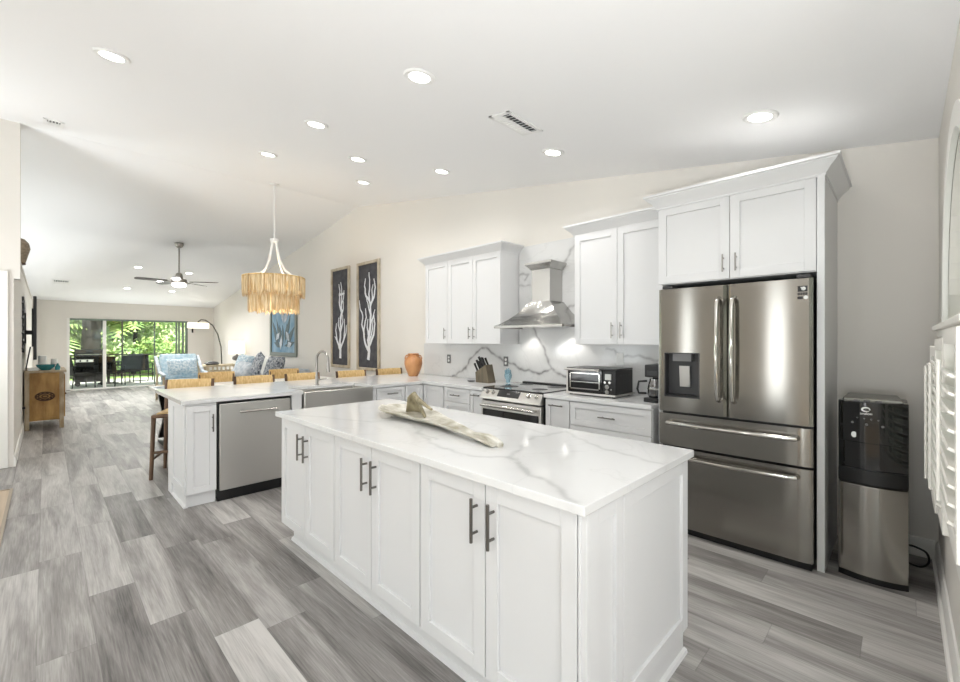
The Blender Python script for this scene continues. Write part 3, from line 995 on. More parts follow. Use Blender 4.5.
wall_cabinet('white three-door wall cabinet left of the range hood', -4.66, -3.27, [(-4.655, -4.19, -4.235), (-4.19, -3.735, -3.775), (-3.735, -3.275, -3.695)])
wall_cabinet('white two-door wall cabinet right of the range hood', -2.305, -1.342, [(-2.30, -1.852, -1.895), (-1.852, -1.345, -1.81)], right=False)

t = thing('refrigerator_cabinet', 'tall white cabinet surround with two doors over the refrigerator', 'cabinet', (-0.85, YW, 0))
MB().box(-0.372, -0.335, 3.28, YW - 0.002, 0, 2.40).build('side_panel', CAB, t, bevel=0.001)
MB().box(-1.338, -1.308, 3.31, YW - 0.002, 0, 2.40).build('side_panel', CAB, t, bevel=0.001)
MB().box(-1.308, -0.372, 3.311, YW - 0.002, 1.815, 2.40).build('body', CAB, t)
for a0, a1, hx in ((-1.335, -0.846, -0.883), (-0.846, -0.375, -0.805)):
    d = MB().shaker((a0 + 0.002, 3.311, 1.82), UX, NY, a1 - a0 - 0.004, 0.572, 0.021).build('door', CAB, t, bevel=0.0015)
    bar_pull(d, (hx, 3.29, 1.865), (hx, 3.29, 1.985), NY, 0.0055, m=NICKEL)
crown(-1.338, -0.335, 3.285, YW - 0.002, 2.385, CROWN, t, CAB, ybl=3.56)

# ================================================================== REFRIGERATOR
FX0, FX1, FY = -1.296, -0.382, 3.205


def door_skin(name, x0, x1, z0, z1, parent, hole=None, bulge=0.003, th=0.065):
    """steel door: gently bowed front, optional rectangular hole (hx0,hx1,hz0,hz1)"""
    us = list(np.linspace(x0, x1, 25))
    vsz = [z0, z0 + 0.006, z1 - 0.006, z1]
    if hole:
        us += [hole[0], hole[1]]
        vsz += [hole[2], hole[3]]
    us, vsz = sorted(set(np.round(us, 4))), sorted(set(np.round(vsz, 4)))
    b = MB()

    def fy(x):
        s = (x - x0) / (x1 - x0) * 2 - 1
        e = max(0, abs(s) - 0.97) / 0.03
        return FY - bulge * (1 - s * s) + 0.012 * e * e
    vs = [(x, fy(x), z) for z in vsz for x in us]
    nu = len(us)
    fs = []
    for j in range(len(vsz) - 1):
        for i in range(nu - 1):
            xm, zm = (us[i] + us[i + 1]) / 2, (vsz[j] + vsz[j + 1]) / 2
            if hole and hole[0] < xm < hole[1] and hole[2] < zm < hole[3]:
                continue
            fs.append((j * nu + i, j * nu + i + 1, (j + 1) * nu + i + 1, (j + 1) * nu + i))
    b.add(vs, fs)
    # sides, top, bottom and back as a ring
    top = [(x, fy(x)) for x in us] + [(x1, FY + th), (x0, FY + th)]
    n = len(top)
    vs2 = [(x, y, z0) for x, y in top] + [(x, y, z1) for x, y in top]
    fs2 = [tuple(range(n)), tuple(range(2 * n - 1, n - 1, -1))]
    for i in range(nu - 1, n):
        k = (i + 1) % n
        if hole and i == nu:
            continue
        fs2.append((i, i + n, k + n, k))
    b.add(vs2, fs2)
    return b.build(name, STEEL_F, parent, angle=30)


t = thing('refrigerator', 'stainless steel french-door refrigerator with two bottom drawers', 'refrigerator', (-0.84, 3.6, 0))
MB().box(FX0 + 0.004, FX1 - 0.004, FY + 0.072, 3.93, 0.035, 1.775).build('body', DGREY, t)
hole = (-1.248, -1.012, 0.985, 1.305)
xm = -0.842
dl = door_skin('door', FX0, xm - 0.003, 0.878, 1.768, t, hole)
dr2 = door_skin('door', xm + 0.003, FX1, 0.878, 1.768, t)
w1 = door_skin('drawer', FX0, FX1, 0.632, 0.862, t, None, 0.002)
w2 = door_skin('drawer', FX0, FX1, 0.055, 0.616, t, None, 0.002)
for d, x in ((dl, xm - 0.045), (dr2, xm + 0.045)):
    b = MB().tube([(x, FY - 0.012, 0.985), (x, FY - 0.048, 1.0), (x, FY - 0.062, 1.05), (x, FY - 0.07, 1.32), (x, FY - 0.062, 1.62), (x, FY - 0.048, 1.665), (x, FY - 0.012, 1.68)], 0.013, 10)
    b.build('handle', CHROME, d)
for d, z in ((w1, 0.80), (w2, 0.565)):
    b = MB().tube([(FX0 + 0.075, FY - 0.01, z), (FX0 + 0.08, FY - 0.045, z), (FX0 + 0.12, FY - 0.055, z), (xm, FY - 0.066, z), (FX1 - 0.12, FY - 0.055, z), (FX1 - 0.08, FY - 0.045, z), (FX1 - 0.075, FY - 0.01, z)], 0.0145, 10)
    b.build('handle', CHROME, d)
# ice and water dispenser
h = hole
b = MB().box(h[0], h[1], FY + 0.055, FY + 0.06, h[2], h[3])
b.box(h[0], h[0] + 0.006, FY - 0.012, FY + 0.06, h[2], h[3]).box(h[1] - 0.006, h[1], FY - 0.012, FY + 0.06, h[2], h[3])
b.box(h[0], h[1], FY - 0.012, FY + 0.06, h[2], h[2] + 0.006).box(h[0], h[1], FY - 0.012, FY + 0.06, h[3] - 0.006, h[3])
disp = b.build('dispenser', DGREY, dl)
MB().box(h[0] + 0.055, h[1] - 0.055, FY, FY + 0.055, h[3] - 0.06, h[3] - 0.006).build('dispenser_nozzle', MGREY, dl)
MB().obox((-1.155, FY + 0.05, 1.06), UX, (0, -0.1, 1), NY, -0.002, 0.068, 0, 0.15, 0, 0.012).build('dispenser_paddle', STEEL, dl)
MB().box(h[0] + 0.01, h[1] - 0.01, FY - 0.006, FY + 0.055, h[2] + 0.006, h[2] + 0.02).build('drip_tray', BLACK, dl)
# stickers on the right door
yy = FY - 0.001
MB().box(-0.456, -0.408, yy - 0.0012, yy + 0.001, 1.688, 1.722).build('sticker', BLACK, dr2)
b = MB().lathe([(0.0075, yy - 0.002), (0.0115, yy - 0.002), (0.0115, yy - 0.001), (0.0075, yy - 0.001)], (-0.427, 0, 1.706), 16, 'y')
b.prism([(-0.443, 1.716), (-0.437, 1.716), (-0.427, 1.698), (-0.431, 1.695)], 'y', yy - 0.002, yy - 0.001)
b.build('sticker_emblem', WHITE, dr2)
b = MB()
for k in range(6):
    b.box(-0.456 + k * 0.0083, -0.450 + k * 0.0083, yy - 0.0012, yy + 0.001, 1.667, 1.682)
b.box(-0.457, -0.430, yy - 0.0012, yy + 0.001, 1.643, 1.659)
b.build('sticker_text', BLACK, dr2)
MB().lathe([(0.011, yy - 0.0012), (0.011, yy + 0.001)], (-0.416, 0, 1.652), 14, 'y').build('white_sticker', WHITE, dr2)
for x in (FX0 + 0.05, FX1 - 0.05):
    MB().box(x - 0.035, x + 0.035, FY + 0.03, FY + 0.16, 1.775, 1.795).build('hinge_cover', DGREY, t, bevel=0.004)
MB().box(FX0 + 0.01, FX1 - 0.01, FY + 0.04, FY + 0.09, 0.0, 0.05).build('toe_grille', BLACK, t)

# ================================================================== WATER COOLER
CX0, CX1, CYF, CYB = -0.278, 0.022, 3.345, 3.68
t = thing('water_cooler', 'black and stainless steel bottom-load water cooler in the corner', 'water cooler', (-0.128, 3.5, 0))


def bow(x, y, k=0.035):
    s = (x - CX0) / (CX1 - CX0) * 2 - 1
    return y - k * (1 - s * s)


def bow_panel(z0, z1, yf, yb, x0=CX0, x1=CX1, k=0.035):
    us = np.linspace(x0, x1, 13)
    return [(x, bow(x, yf, k)) for x in us] + [(x1, yb), (x0, yb)]


MB().box(CX0 + 0.004, CX1 - 0.004, CYF + 0.03, CYB, 0.02, 1.035).build('body', mat('cooler_side', (104, 102, 96), 0.4, 0.4), t, bevel=0.01)
MB().prism(bow_panel(0, 0, CYF + 0.01, CYF + 0.05), 'z', 0.0, 0.035).build('base', BLACK, t)
MB().prism(bow_panel(0, 0, CYF, CYF + 0.05), 'z', 0.035, 0.555).build('door', STEEL_F, t, bevel=0.004)
MB().prism(bow_panel(0, 0, CYF, CYF + 0.05), 'z', 0.56, 0.645).build('drip_tray', BLACK, t, bevel=0.006)
MB().prism(bow_panel(0, 0, CYF + 0.02, CYF + 0.05), 'z', 0.645, 0.80).build('dispensing_recess', BLACKG, t)
MB().prism(bow_panel(0, 0, CYF, CYF + 0.05), 'z', 0.80, 1.04).build('control_panel', BLACKG, t, bevel=0.006)
b = MB()
b.prism([(CX0 + 0.02, CYF + 0.02), (CX1 - 0.02, CYF + 0.02), (CX1 - 0.045, CYB), (CX0 + 0.02, CYB)], 'z', 1.035, 1.055)
b.build('top_cover', mat('cooler_top', (120, 118, 110), 0.35, 0.6), t, bevel=0.006)
b = MB()
for x in (-0.21, -0.165, -0.115):
    b.box(x, x + 0.03, CYF - 0.03, CYF + 0.02, 1.036, 1.044)
b.build('top_buttons', BLACK, t)
for k in range(4):
    x = -0.19 + k * 0.03
    MB().lathe([(0.004, bow(x, CYF) - 0.002), (0.004, bow(x, CYF) + 0.002)], (x, 0, 0.945 - 0.002 * k), 10, 'y').build('indicator', MGREY, t)
for x, z in ((-0.212, 0.915), (-0.15, 0.91), (-0.082, 0.905)):
    MB().lathe([(0.006, bow(x, CYF) - 0.006), (0.007, bow(x, CYF) + 0.002)], (x, 0, z), 10, 'y').build('push_button', MGREY, t)
MB().lathe([(0.017, bow(-0.205, CYF) - 0.002), (0.017, bow(-0.205, CYF) + 0.004)], (-0.205, 0, 0.845), 20, 'y', 1, 0.75).build('badge', WHITE, t)
lg = (-0.152, bow(-0.152, CYF) - 0.001, 0.996)
pts_ = [(lg[0] + 0.016 * math.cos(a) * (1 + 0.15 * i / 16), lg[1], lg[2] + 0.011 * math.sin(a)) for i, a in enumerate(np.linspace(-0.3, 1.75 * PI, 17))]
MB().tube(pts_, [0.002 + 0.003 * math.sin(PI * i / 16) for i in range(17)], 6).build('logo', WHITE, t)
text_part('lettering', 'avalon', 0.021, (lg[0], lg[1], 0.966), (PI / 2, 0, 0), WHITE, t)
cord = [(CX1 - 0.01, 3.66, 0.16), (CX1 + 0.03, 3.62, 0.17), (CX1 + 0.075, 3.62, 0.15), (CX1 + 0.085, 3.64, 0.09), (CX1 + 0.05, 3.7, 0.03), (CX1 - 0.02, 3.78, 0.012)]
cp = [Vector(p) for p in cord]
cp = [cp[0]] + cp + [cp[-1]]
sm = []
for k in range(1, len(cp) - 2):
    for q in range(6):
        u_ = q / 6
        sm.append(0.5 * ((2 * cp[k]) + (cp[k + 1] - cp[k - 1]) * u_ + (2 * cp[k - 1] - 5 * cp[k] + 4 * cp[k + 1] - cp[k + 2]) * u_ ** 2 + (3 * cp[k] - cp[k - 1] - 3 * cp[k + 1] + cp[k + 2]) * u_ ** 3))
MB().tube(sm + [cp[-1]], 0.006, 8).build('power_cord', BLACK, t)

# ================================================================== COUNTER ITEMS
# toaster oven
t = thing('toaster_oven', 'black and stainless countertop toaster oven right of the range', 'toaster oven', (-1.98, 3.5, 0.90))
tx0, tx1, ty0, ty1 = -2.215, -1.735, 3.385, 3.72
MB().box(tx0, tx1, ty0 + 0.012, ty1, 0.925, 1.14).build('housing', BLACK, t, bevel=0.008)
MB().box(tx0 - 0.006, tx1 + 0.004, ty0 - 0.004, ty1 + 0.004, 0.91, 0.928).build('base', STEEL, t, bevel=0.004)
MB().box(tx0 - 0.004, tx1 - 0.0, ty0 + 0.004, ty1, 1.138, 1.15).build('top_plate', mat('oven_top', (70, 70, 70), 0.3, 0.8), t, bevel=0.004)
MB().box(tx0 - 0.004, tx0 + 0.012, ty0, ty0 + 0.014, 0.928, 1.14).build('side_trim', STEEL, t)
d = MB().box(tx0 + 0.012, tx1 - 0.125, ty0, ty0 + 0.013, 0.935, 1.13).build('door', BLACKG, t, bevel=0.003)
b = MB()
wx0, wx1, wz0, wz1 = tx0 + 0.034, tx1 - 0.143, 0.957, 1.105
for a0, a1, z0, z1 in ((wx0, wx1, wz0, wz0 + 0.01), (wx0, wx1, wz1 - 0.008, wz1), (wx0, wx0 + 0.01, wz0, wz1), (wx1 - 0.01, wx1, wz0, wz1)):
    b.box(a0, a1, ty0 - 0.003, ty0 + 0.002, z0, z1)
b.build('window_frame', CHROME, d)
MB().box(wx0 + 0.012, wx1 - 0.012, ty0 - 0.002, ty0 + 0.001, 1.02, 1.027).build('rack', CHROME, d)
b = MB().tube([(tx0 + 0.0, ty0 - 0.035, 1.135), (tx1 - 0.13, ty0 - 0.035, 1.135)], 0.01, 10)
for x in (tx0 + 0.02, tx1 - 0.15):
    b.box(x - 0.008, x + 0.008, ty0 - 0.035, ty0 + 0.004, 1.122, 1.136)
b.build('handle', STEEL, d)
MB().box(tx1 - 0.096, tx1 - 0.04, ty0 + 0.002, ty0 + 0.011, 1.055, 1.105).build('display', mat('lcd', (196, 198, 194), 0.3), t)
for x, z, r in ((tx1 - 0.09, 1.033, 0.011), (tx1 - 0.045, 1.033, 0.011), (tx1 - 0.07, 0.995, 0.019), (tx1 - 0.07, 0.952, 0.018), (tx1 - 0.032, 0.975, 0.008)):
    MB().lathe([(r, ty0 - 0.012), (r * 1.05, ty0 + 0.012)], (x, 0, z), 14, 'y').build('knob', CHROME, t)
b = MB()
for k in range(4):
    b.box(tx1, tx1 + 0.002, ty0 + 0.08 + k * 0.05, ty0 + 0.12 + k * 0.05, 1.085, 1.095)
b.build('vent', DGREY, t)
for x in (tx0 + 0.03, tx1 - 0.03):
    for y in (ty0 + 0.03, ty1 - 0.03):
        MB().lathe([(0.014, 0.90), (0.016, 0.912)], (x, y, 0), 10).build('foot', BLACK, t)

# coffee maker
t = thing('coffee_maker', 'black drip coffee maker between toaster oven and refrigerator', 'coffee maker', (-1.46, 3.5, 0.90))
cx, cy = -1.425, 3.48
MB().box(cx - 0.065, cx + 0.055, cy - 0.1, cy + 0.14, 0.90, 0.935).build('base', BLACK, t, bevel=0.008)
MB().box(cx - 0.055, cx + 0.055, cy + 0.05, cy + 0.14, 0.935, 1.13).build('tower', BLACK, t, bevel=0.008)
MB().box(cx - 0.06, cx + 0.055, cy - 0.09, cy + 0.14, 1.10, 1.20).build('brew_head', BLACK, t, bevel=0.008)
MB().box(cx - 0.04, cx + 0.04, cy - 0.093, cy - 0.088, 1.115, 1.15).build('panel', DGREY, t)
MB().lathe([(0.045, 0.937), (0.054, 0.955), (0.055, 1.01), (0.046, 1.055), (0.04, 1.07), (0.04, 1.085)], (cx, cy - 0.03, 0), 20).build('carafe', DARKP, t)
MB().lathe([(0.057, 1.0), (0.057, 1.012)], (cx, cy - 0.03, 0), 20).build('carafe_band', CHROME, t)
MB().tube([(cx - 0.06, cy - 0.04, 1.065), (cx - 0.115, cy - 0.07, 1.06), (cx - 0.125, cy - 0.075, 1.0), (cx - 0.115, cy - 0.07, 0.965), (cx - 0.065, cy - 0.04, 0.965)], 0.009, 8).build('carafe_handle', BLACK, t)

# knife block
t = thing('knife_block', 'wooden knife block full of dark-handled knives', 'knife block', (-3.50, 3.66, 0.90))
kx = -3.50
MB().prism([(kx - 0.125, 0.90), (kx + 0.09, 0.90), (kx + 0.035, 1.115), (kx - 0.135, 1.02)], 'y', 3.60, 3.72).build('block', mat('taupe_wood', (86, 78, 62), 0.55, vary=((108, 98, 80), (18, 18, 5))), t, bevel=0.004)
dirv = Vector((-0.5, 0, 0.87)).normalized()
for i, (u, y) in enumerate(((0.1, 3.625), (0.35, 3.625), (0.62, 3.625), (0.85, 3.625), (0.2, 3.685), (0.5, 3.685), (0.8, 3.685))):
    p = Vector((kx - 0.135 + 0.17 * u, y, 1.02 + 0.095 * u))
    L = 0.105 + 0.018 * (i % 3)
    MB().tube([p - dirv * 0.005, p + dirv * 0.012, p + dirv * L * 0.5, p + dirv * L], [0.011, 0.0135, 0.012, 0.014], 8).build('knife', BLACK, t)
o = MB().lathe([(0.035, 0.90), (0.045, 0.908), (0.05, 0.918), (0.044, 0.918), (0.034, 0.908)], (-3.70, 3.60, 0), 18).build('small_dish', MGREY, origin=(-3.70, 3.60, 0.9))
tag(o, 'small grey dish left of the knife block', 'dish')

# blue glass hand-shaped spoon rest standing at the backsplash
t = thing('glass_ornament', 'pale blue glass ornament standing below the outlet', 'ornament', (-3.29, 3.80, 0.90))
g = (-3.29, 3.80)
MB().lathe([(0.028, 0.90), (0.032, 0.905), (0.03, 0.925), (0.05, 0.96), (0.056, 0.99), (0.046, 1.02), (0.03, 1.035), (0.02, 1.05)], (g[0], g[1], 0), 18, 'z', 1, 0.45).build('body', BLUEG, t)
b = MB()
for dx, l in ((-0.04, 0.05), (-0.018, 0.07), (0.008, 0.075), (0.034, 0.055)):
    b.tube([(g[0] + dx * 0.7, g[1], 1.0), (g[0] + dx, g[1], 1.0 + l * 0.7), (g[0] + dx * 1.05, g[1], 1.0 + l)], [0.012, 0.011, 0.006], 8)
b.build('fin', BLUEG, t)

# terracotta vase
t = thing('terracotta_vase', 'terracotta urn vase on the counter corner', 'vase', (-4.90, 3.63, 0.90))
MB().lathe([(0.062, 0.0), (0.068, 0.005), (0.086, 0.05), (0.112, 0.11), (0.126, 0.17), (0.124, 0.215), (0.1, 0.26), (0.072, 0.285), (0.07, 0.295), (0.08, 0.308), (0.076, 0.315), (0.06, 0.30), (0.055, 0.27)], (-4.90, 3.63, 0.90), 28).build('body', TERRA, t)
b = MB()
for a in (0.4, PI + 0.4):
    c, s = math.cos(a), math.sin(a)
    b.tube([(-4.90 + c * 0.072, 3.63 + s * 0.072, 1.19), (-4.90 + c * 0.115, 3.63 + s * 0.115, 1.187), (-4.90 + c * 0.135, 3.63 + s * 0.135, 1.15), (-4.90 + c * 0.12, 3.63 + s * 0.12, 1.11)], 0.009, 8)
b.build('lug_handle', TERRA, t)

# outlets
def outlet(x, z, label, plate):
    t = thing('wall_outlet', label, 'outlet', (x, 3.966, z))
    MB().box(x - 0.037, x + 0.037, 3.961, 3.966, z - 0.06, z + 0.06).build('cover_plate', plate, t, bevel=0.002)
    for dz in (-0.022, 0.022):
        MB().lathe([(0.017, 3.958), (0.017, 3.962)], (x, 0, z + dz), 14, 'y').build('socket', WHITE, t)


outlet(-4.525, 1.14, 'grey-plated outlet on the backsplash near the vase', MGREY)
outlet(-3.467, 1.14, 'grey-plated outlet on the backsplash above the blue ornament', MGREY)
outlet(-1.98, 1.21, 'white outlet on the backsplash behind the toaster oven', WHITE)

# palm-frond dish on the island
t = thing('driftwood_tray', 'long dried palm-frond tray with a curled tip on the island', 'tray', (-2.0, 1.62, 0.90))
A0, A1 = Vector((-2.55, 1.668, 0)), Vector((-1.33, 1.485, 0))
ax = (A1 - A0).normalized()
px_ = Vector((-ax.y, ax.x, 0))
tt = [0, 0.04, 0.1, 0.18, 0.28, 0.38, 0.48, 0.58, 0.68, 0.78, 0.86, 0.92, 0.97, 1.0]
hwid = [0.015, 0.07, 0.125, 0.145, 0.135, 0.11, 0.085, 0.066, 0.05, 0.036, 0.026, 0.022, 0.024, 0.022]
lift = [0.05, 0.035, 0.016, 0.006, 0.004, 0.006, 0.01, 0.014, 0.016, 0.016, 0.016, 0.014, 0.008, 0.006]
dep = [0.004, 0.02, 0.036, 0.045, 0.045, 0.042, 0.036, 0.03, 0.024, 0.018, 0.014, 0.013, 0.013, 0.012]
vs, fs = [], []
NS = 13
Lg = (A1 - A0).length
for i, u in enumerate(tt):
    c = A0 + ax * (Lg * u) + px_ * (0.03 * math.sin(u * 4.2) - 0.015)
    for k in range(NS):
        s = k / (NS - 1) * 2 - 1
        z = 0.90 + lift[i] + 0.002 + dep[i] * abs(s) ** 1.8 * (1 + 0.12 * math.sin(i * 1.7 + k))
        vs.append(c + px_ * (s * hwid[i]) + Vector((0, 0, z)))
for i in range(len(tt) - 1):
    for k in range(NS - 1):
        fs.append((i * NS + k, i * NS + k + 1, (i + 1) * NS + k + 1, (i + 1) * NS + k))
o = MB().add(vs, fs).build('shell', BOOT, t, angle=80)
md = o.modifiers.new('thick', 'SOLIDIFY'); md.thickness = 0.009; md.offset = 1
md = o.modifiers.new('sub', 'SUBSURF'); md.levels = md.render_levels = 1
MB().tube([A0 + ax * (Lg * 0.84) + Vector((0, 0, 0.918)), A0 + ax * (Lg * 0.93) + Vector((0, 0, 0.922)), A0 + ax * (Lg * 0.98) - px_ * 0.008 + Vector((0, 0, 0.917)), A0 + ax * (Lg * 1.01) - px_ * 0.012 + Vector((0, 0, 0.912))], [0.016, 0.022, 0.021, 0.017], 10).build('stem', BOOT, t)
# the curled upright flap with its long tapering lip
vs, fs = [], []
cu = A0 + ax * 0.29 + px_ * 0.03
for i in range(9):
    u = i / 8
    for k in range(9):
        w = k / 8
        ang = (w - 0.5) * 2.6
        rr = 0.13 * (1 - 0.45 * u)
        p = cu + ax * (0.02 + 0.135 * math.sin(ang) * (1 - 0.6 * u)) + px_ * (rr * 0.55 * math.cos(ang) - 0.02 * u) + Vector((0, 0, 0.915 + 0.15 * u * (0.72 + 0.28 * math.cos(ang * 1.2))))
        vs.append(p)
for i in range(8):
    for k in range(8):
        fs.append((i * 9 + k, i * 9 + k + 1, (i + 1) * 9 + k + 1, (i + 1) * 9 + k))
o = MB().add(vs, fs).build('curled_flap', BOOTD, t, angle=80)
md = o.modifiers.new('thick', 'SOLIDIFY'); md.thickness = 0.008
q0 = cu + ax * 0.05 + px_ * 0.0
MB().tube([q0 + Vector((0, 0, 1.05)), q0 + ax * 0.07 - px_ * 0.01 + Vector((0, 0, 1.022)), q0 + ax * 0.16 - px_ * 0.01 + Vector((0, 0, 1.0)), q0 + ax * 0.23 - px_ * 0.012 + Vector((0, 0, 0.985))], [0.012, 0.016, 0.011, 0.008], 8).build('lip', BOOTD, t)

# ================================================================== STOOLS AND DINING
def make_stool():
    t = thing('counter_stool', 'x', 'stool', (0, 0, 0), 'counter stools along the peninsula')
    w = 0.23
    for sy in (-1, 1):
        MB().tube([(0.2, sy * w, 0), (0.19, sy * (w - 0.02), 0.63)], [0.017, 0.021], 8).build('leg', WOODM, t)
        MB().tube([(-0.24, sy * w, 0), (-0.21, sy * (w - 0.02), 0.63), (-0.25, sy * (w - 0.01), 0.965)], [0.017, 0.021, 0.016], 8).build('leg', WOODM, t)
        MB().tube([(0.197, sy * (w - 0.005), 0.2), (-0.232, sy * (w - 0.005), 0.2)], 0.013, 8).build('rung', WOODM, t)
    MB().tube([(0.196, -w + 0.008, 0.27), (0.196, w - 0.008, 0.27)], 0.014, 8).build('rung', WOODM, t)
    MB().box(-0.225, 0.225, -0.225, 0.225, 0.615, 0.65).build('seat_frame', WOODM, t, bevel=0.008)
    MB().box(-0.19, 0.19, -0.19, 0.19, 0.65, 0.662).build('woven_seat', RATTAN, t, bevel=0.004)
    b = MB()
    vs, fs = [], []
    pr = [(0.018, 0.0), (0.022, 0.06), (0.02, 0.12), (0.0, 0.15), (-0.02, 0.12), (-0.022, 0.06), (-0.018, 0.0)]
    n = 13
    for i in range(n):
        y = -0.205 + 0.41 * i / (n - 1)
        xo = -0.235 - 0.035 * math.cos((y / 0.205) * PI / 2)
        for a, z in pr:
            vs.append((xo + a - 0.12 * z, y, 0.815 + z))
    m = len(pr)
    for i in range(n - 1):
        for k in range(m):
            k2 = (k + 1) % m
            fs.append((i * m + k, i * m + k2, (i + 1) * m + k2, (i + 1) * m + k))
    fs.append(tuple(range(m))); fs.append(tuple(range((n - 1) * m, n * m)))
    b.add(vs, fs).build('backrest', RATTAN, t)
    return t


stool = make_stool()
spots = [(-5.44, 1.03, -0.42, 'counter stool at the free end of the peninsula, turned outward'), (-5.42, 1.80, 0.0, 'second counter stool from the free end, left of the faucet'),
         (-5.42, 2.40, 0.03, 'counter stool with rattan back right behind the faucet'), (-5.42, 3.09, -0.02, 'counter stool with rattan back below the coral panels'),
         (-5.42, 3.735, 0.0, 'counter stool with rattan back beside the terracotta vase')]
for i, (x, y, r, lab) in enumerate(spots):
    s = stool if i == 0 else copy_tree(stool)
    s.location = (x, y, 0)
    s.rotation_euler = (0, 0, r)
    s['label'] = lab

t = thing('dining_table', 'long white-topped dining table with black crossed legs', 'table', (-6.95, 2.25, 0))
MB().box(-7.45, -6.45, 1.0, 3.5, 0.72, 0.76).build('tabletop', WAX, t, bevel=0.005)
for y in (1.12, 3.38):
    b = MB()
    for s in (-1, 1):
        b.obox((-6.95, y, 0.36), (s * 0.78, 0, 0.62), (0, 1, 0), (-s * 0.62, 0, 0.78), -0.46, 0.46, -0.03, 0.03, -0.025, 0.025)
    b.box(-7.35, -6.55, y - 0.03, y + 0.03, 0.69, 0.72).box(-7.35, -6.55, y - 0.03, y + 0.03, 0.0, 0.03)
    b.build('leg', BLACK, t)
MB().box(-6.98, -6.92, 1.12, 3.38, 0.30, 0.35).build('stretcher', BLACK, t)
o = MB().box(-7.3, -6.85, 1.03, 1.5, 0.76, 0.764).build('placemat', GREYF, origin=(-7.1, 1.2, 0.76))
tag(o, 'grey-blue placemat on the near left end of the dining table', 'placemat')


def make_chair():
    t = thing('dining_chair', 'x', 'chair', (0, 0, 0), 'rattan dining chairs at the white table')
    for sx, sy in ((0.2, -1), (0.2, 1)):
        MB().tube([(sx, sy * 0.22, 0), (sx - 0.01, sy * 0.21, 0.43)], [0.015, 0.02], 8).build('leg', WOODM, t)
    for sy in (-1, 1):
        MB().tube([(-0.23, sy * 0.22, 0), (-0.2, sy * 0.22, 0.44), (-0.26, sy * 0.24, 0.86)], [0.015, 0.02, 0.015], 8).build('leg', WOODM, t)
    MB().box(-0.22, 0.23, -0.24, 0.24, 0.43, 0.47).build('seat', RATTAN, t, bevel=0.01)
    vs, fs = [], []
    n = 11
    for i in range(n):
        y = -0.255 + 0.51 * i / (n - 1)
        xo = -0.225 - 0.04 * math.cos((y / 0.255) * PI / 2)
        for a, z in ((0.014, 0.5), (0.016, 0.86), (0.0, 0.895), (-0.016, 0.86), (-0.014, 0.5)):
            vs.append((xo + a - 0.1 * (z - 0.5), y, z))
    for i in range(n - 1):
        for k in range(5):
            k2 = (k + 1) % 5
            fs.append((i * 5 + k, i * 5 + k2, (i + 1) * 5 + k2, (i + 1) * 5 + k))
    fs += [tuple(range(5)), tuple(range((n - 1) * 5, n * 5))]
    MB().add(vs, fs).build('backrest', RATTAN, t)
    return t


ch = make_chair()
for i, (x, y, lab) in enumerate(((-7.55, 1.92, 'rattan dining chair across the table, seen left of the patterned pillows'), (-7.55, 2.97, 'rattan dining chair across the table, below the blue painting'))):
    s = ch if i == 0 else copy_tree(ch)
    s.location = (x, y, 0)
    s['label'] = lab

# chandelier
t = thing('chandelier', 'two-tier jute fringe chandelier over the dining table', 'chandelier', (-6.83, 2.45, cz(-6.83)))
c = (-6.83, 2.45)
MB().lathe([(0.065, 0.0), (0.065, -0.02), (0.02, -0.035)], (c[0], c[1], cz(-6.83)), 20).build('canopy', WHITE, t)
MB().tube([(c[0], c[1], cz(-6.83) - 0.02), (c[0], c[1], 2.93)], 0.011, 8).build('rod', WHITE, t)
MB().lathe([(0.02, 2.95), (0.06, 2.945), (0.06, 2.90), (0.02, 2.89)], (c[0], c[1], 0), 18).build('hub', WHITE, t)
for k in range(4):
    a = 2 * PI * k / 4 + 0.55
    ca, sa = math.cos(a), math.sin(a)
    MB().tube([(c[0] + ca * r, c[1] + sa * r, z) for r, z in ((0.04, 2.90), (0.055, 2.8), (0.1, 2.62), (0.18, 2.47), (0.3, 2.385), (0.42, 2.36))], 0.013, 8).build('arm', WHITE, t)


def ring(r, z, name):
    MB().tube([(c[0] + r * math.cos(a), c[1] + r * math.sin(a), z) for a in np.linspace(0, 2 * PI, 41)], 0.012, 6).build(name, BRONZE if False else MATS['rattan'], t)


ring(0.425, 2.355, 'ring')
ring(0.345, 2.14, 'ring')


def fringe(r, z1, z0, n, name):
    b = MB()
    for k in range(n):
        a = 2 * PI * k / n + random.uniform(-0.01, 0.01)
        ra = r + random.uniform(-0.012, 0.012)
        zb = z0 + random.uniform(-0.035, 0.03)
        w = random.uniform(0.014, 0.024)
        ca, sa = math.cos(a), math.sin(a)
        tang = Vector((-sa, ca, 0))
        out = Vector((ca, sa, 0))
        top = Vector((c[0] + ca * ra, c[1] + sa * ra, z1))
        bot = Vector((c[0] + ca * (ra + random.uniform(-0.015, 0.015)), c[1] + sa * ra, zb))
        tw = (tang + out * random.uniform(-0.8, 0.8)).normalized()
        th = tw.cross(Vector((0, 0, 1))) * 0.003
        mid = (top + bot) / 2
        vs = []
        for p, ww in ((top, w), (mid, w * 1.05), (bot + Vector((0, 0, 0.02)), w * 0.7), (bot, w * 0.15)):
            vs += [p - tw * ww / 2 - th, p + tw * ww / 2 - th, p + tw * ww / 2 + th, p - tw * ww / 2 + th]
        fs = [(0, 1, 2, 3), (12, 15, 14, 13)]
        for i in range(3):
            for q in range(4):
                q2 = (q + 1) % 4
                fs.append((4 * i + q, 4 * i + q2, 4 * i + 4 + q2, 4 * i + 4 + q))
        b.add(vs, fs)
    o = b.build(name, ROPE, t, smooth=False)
    o['kind'] = 'stuff'


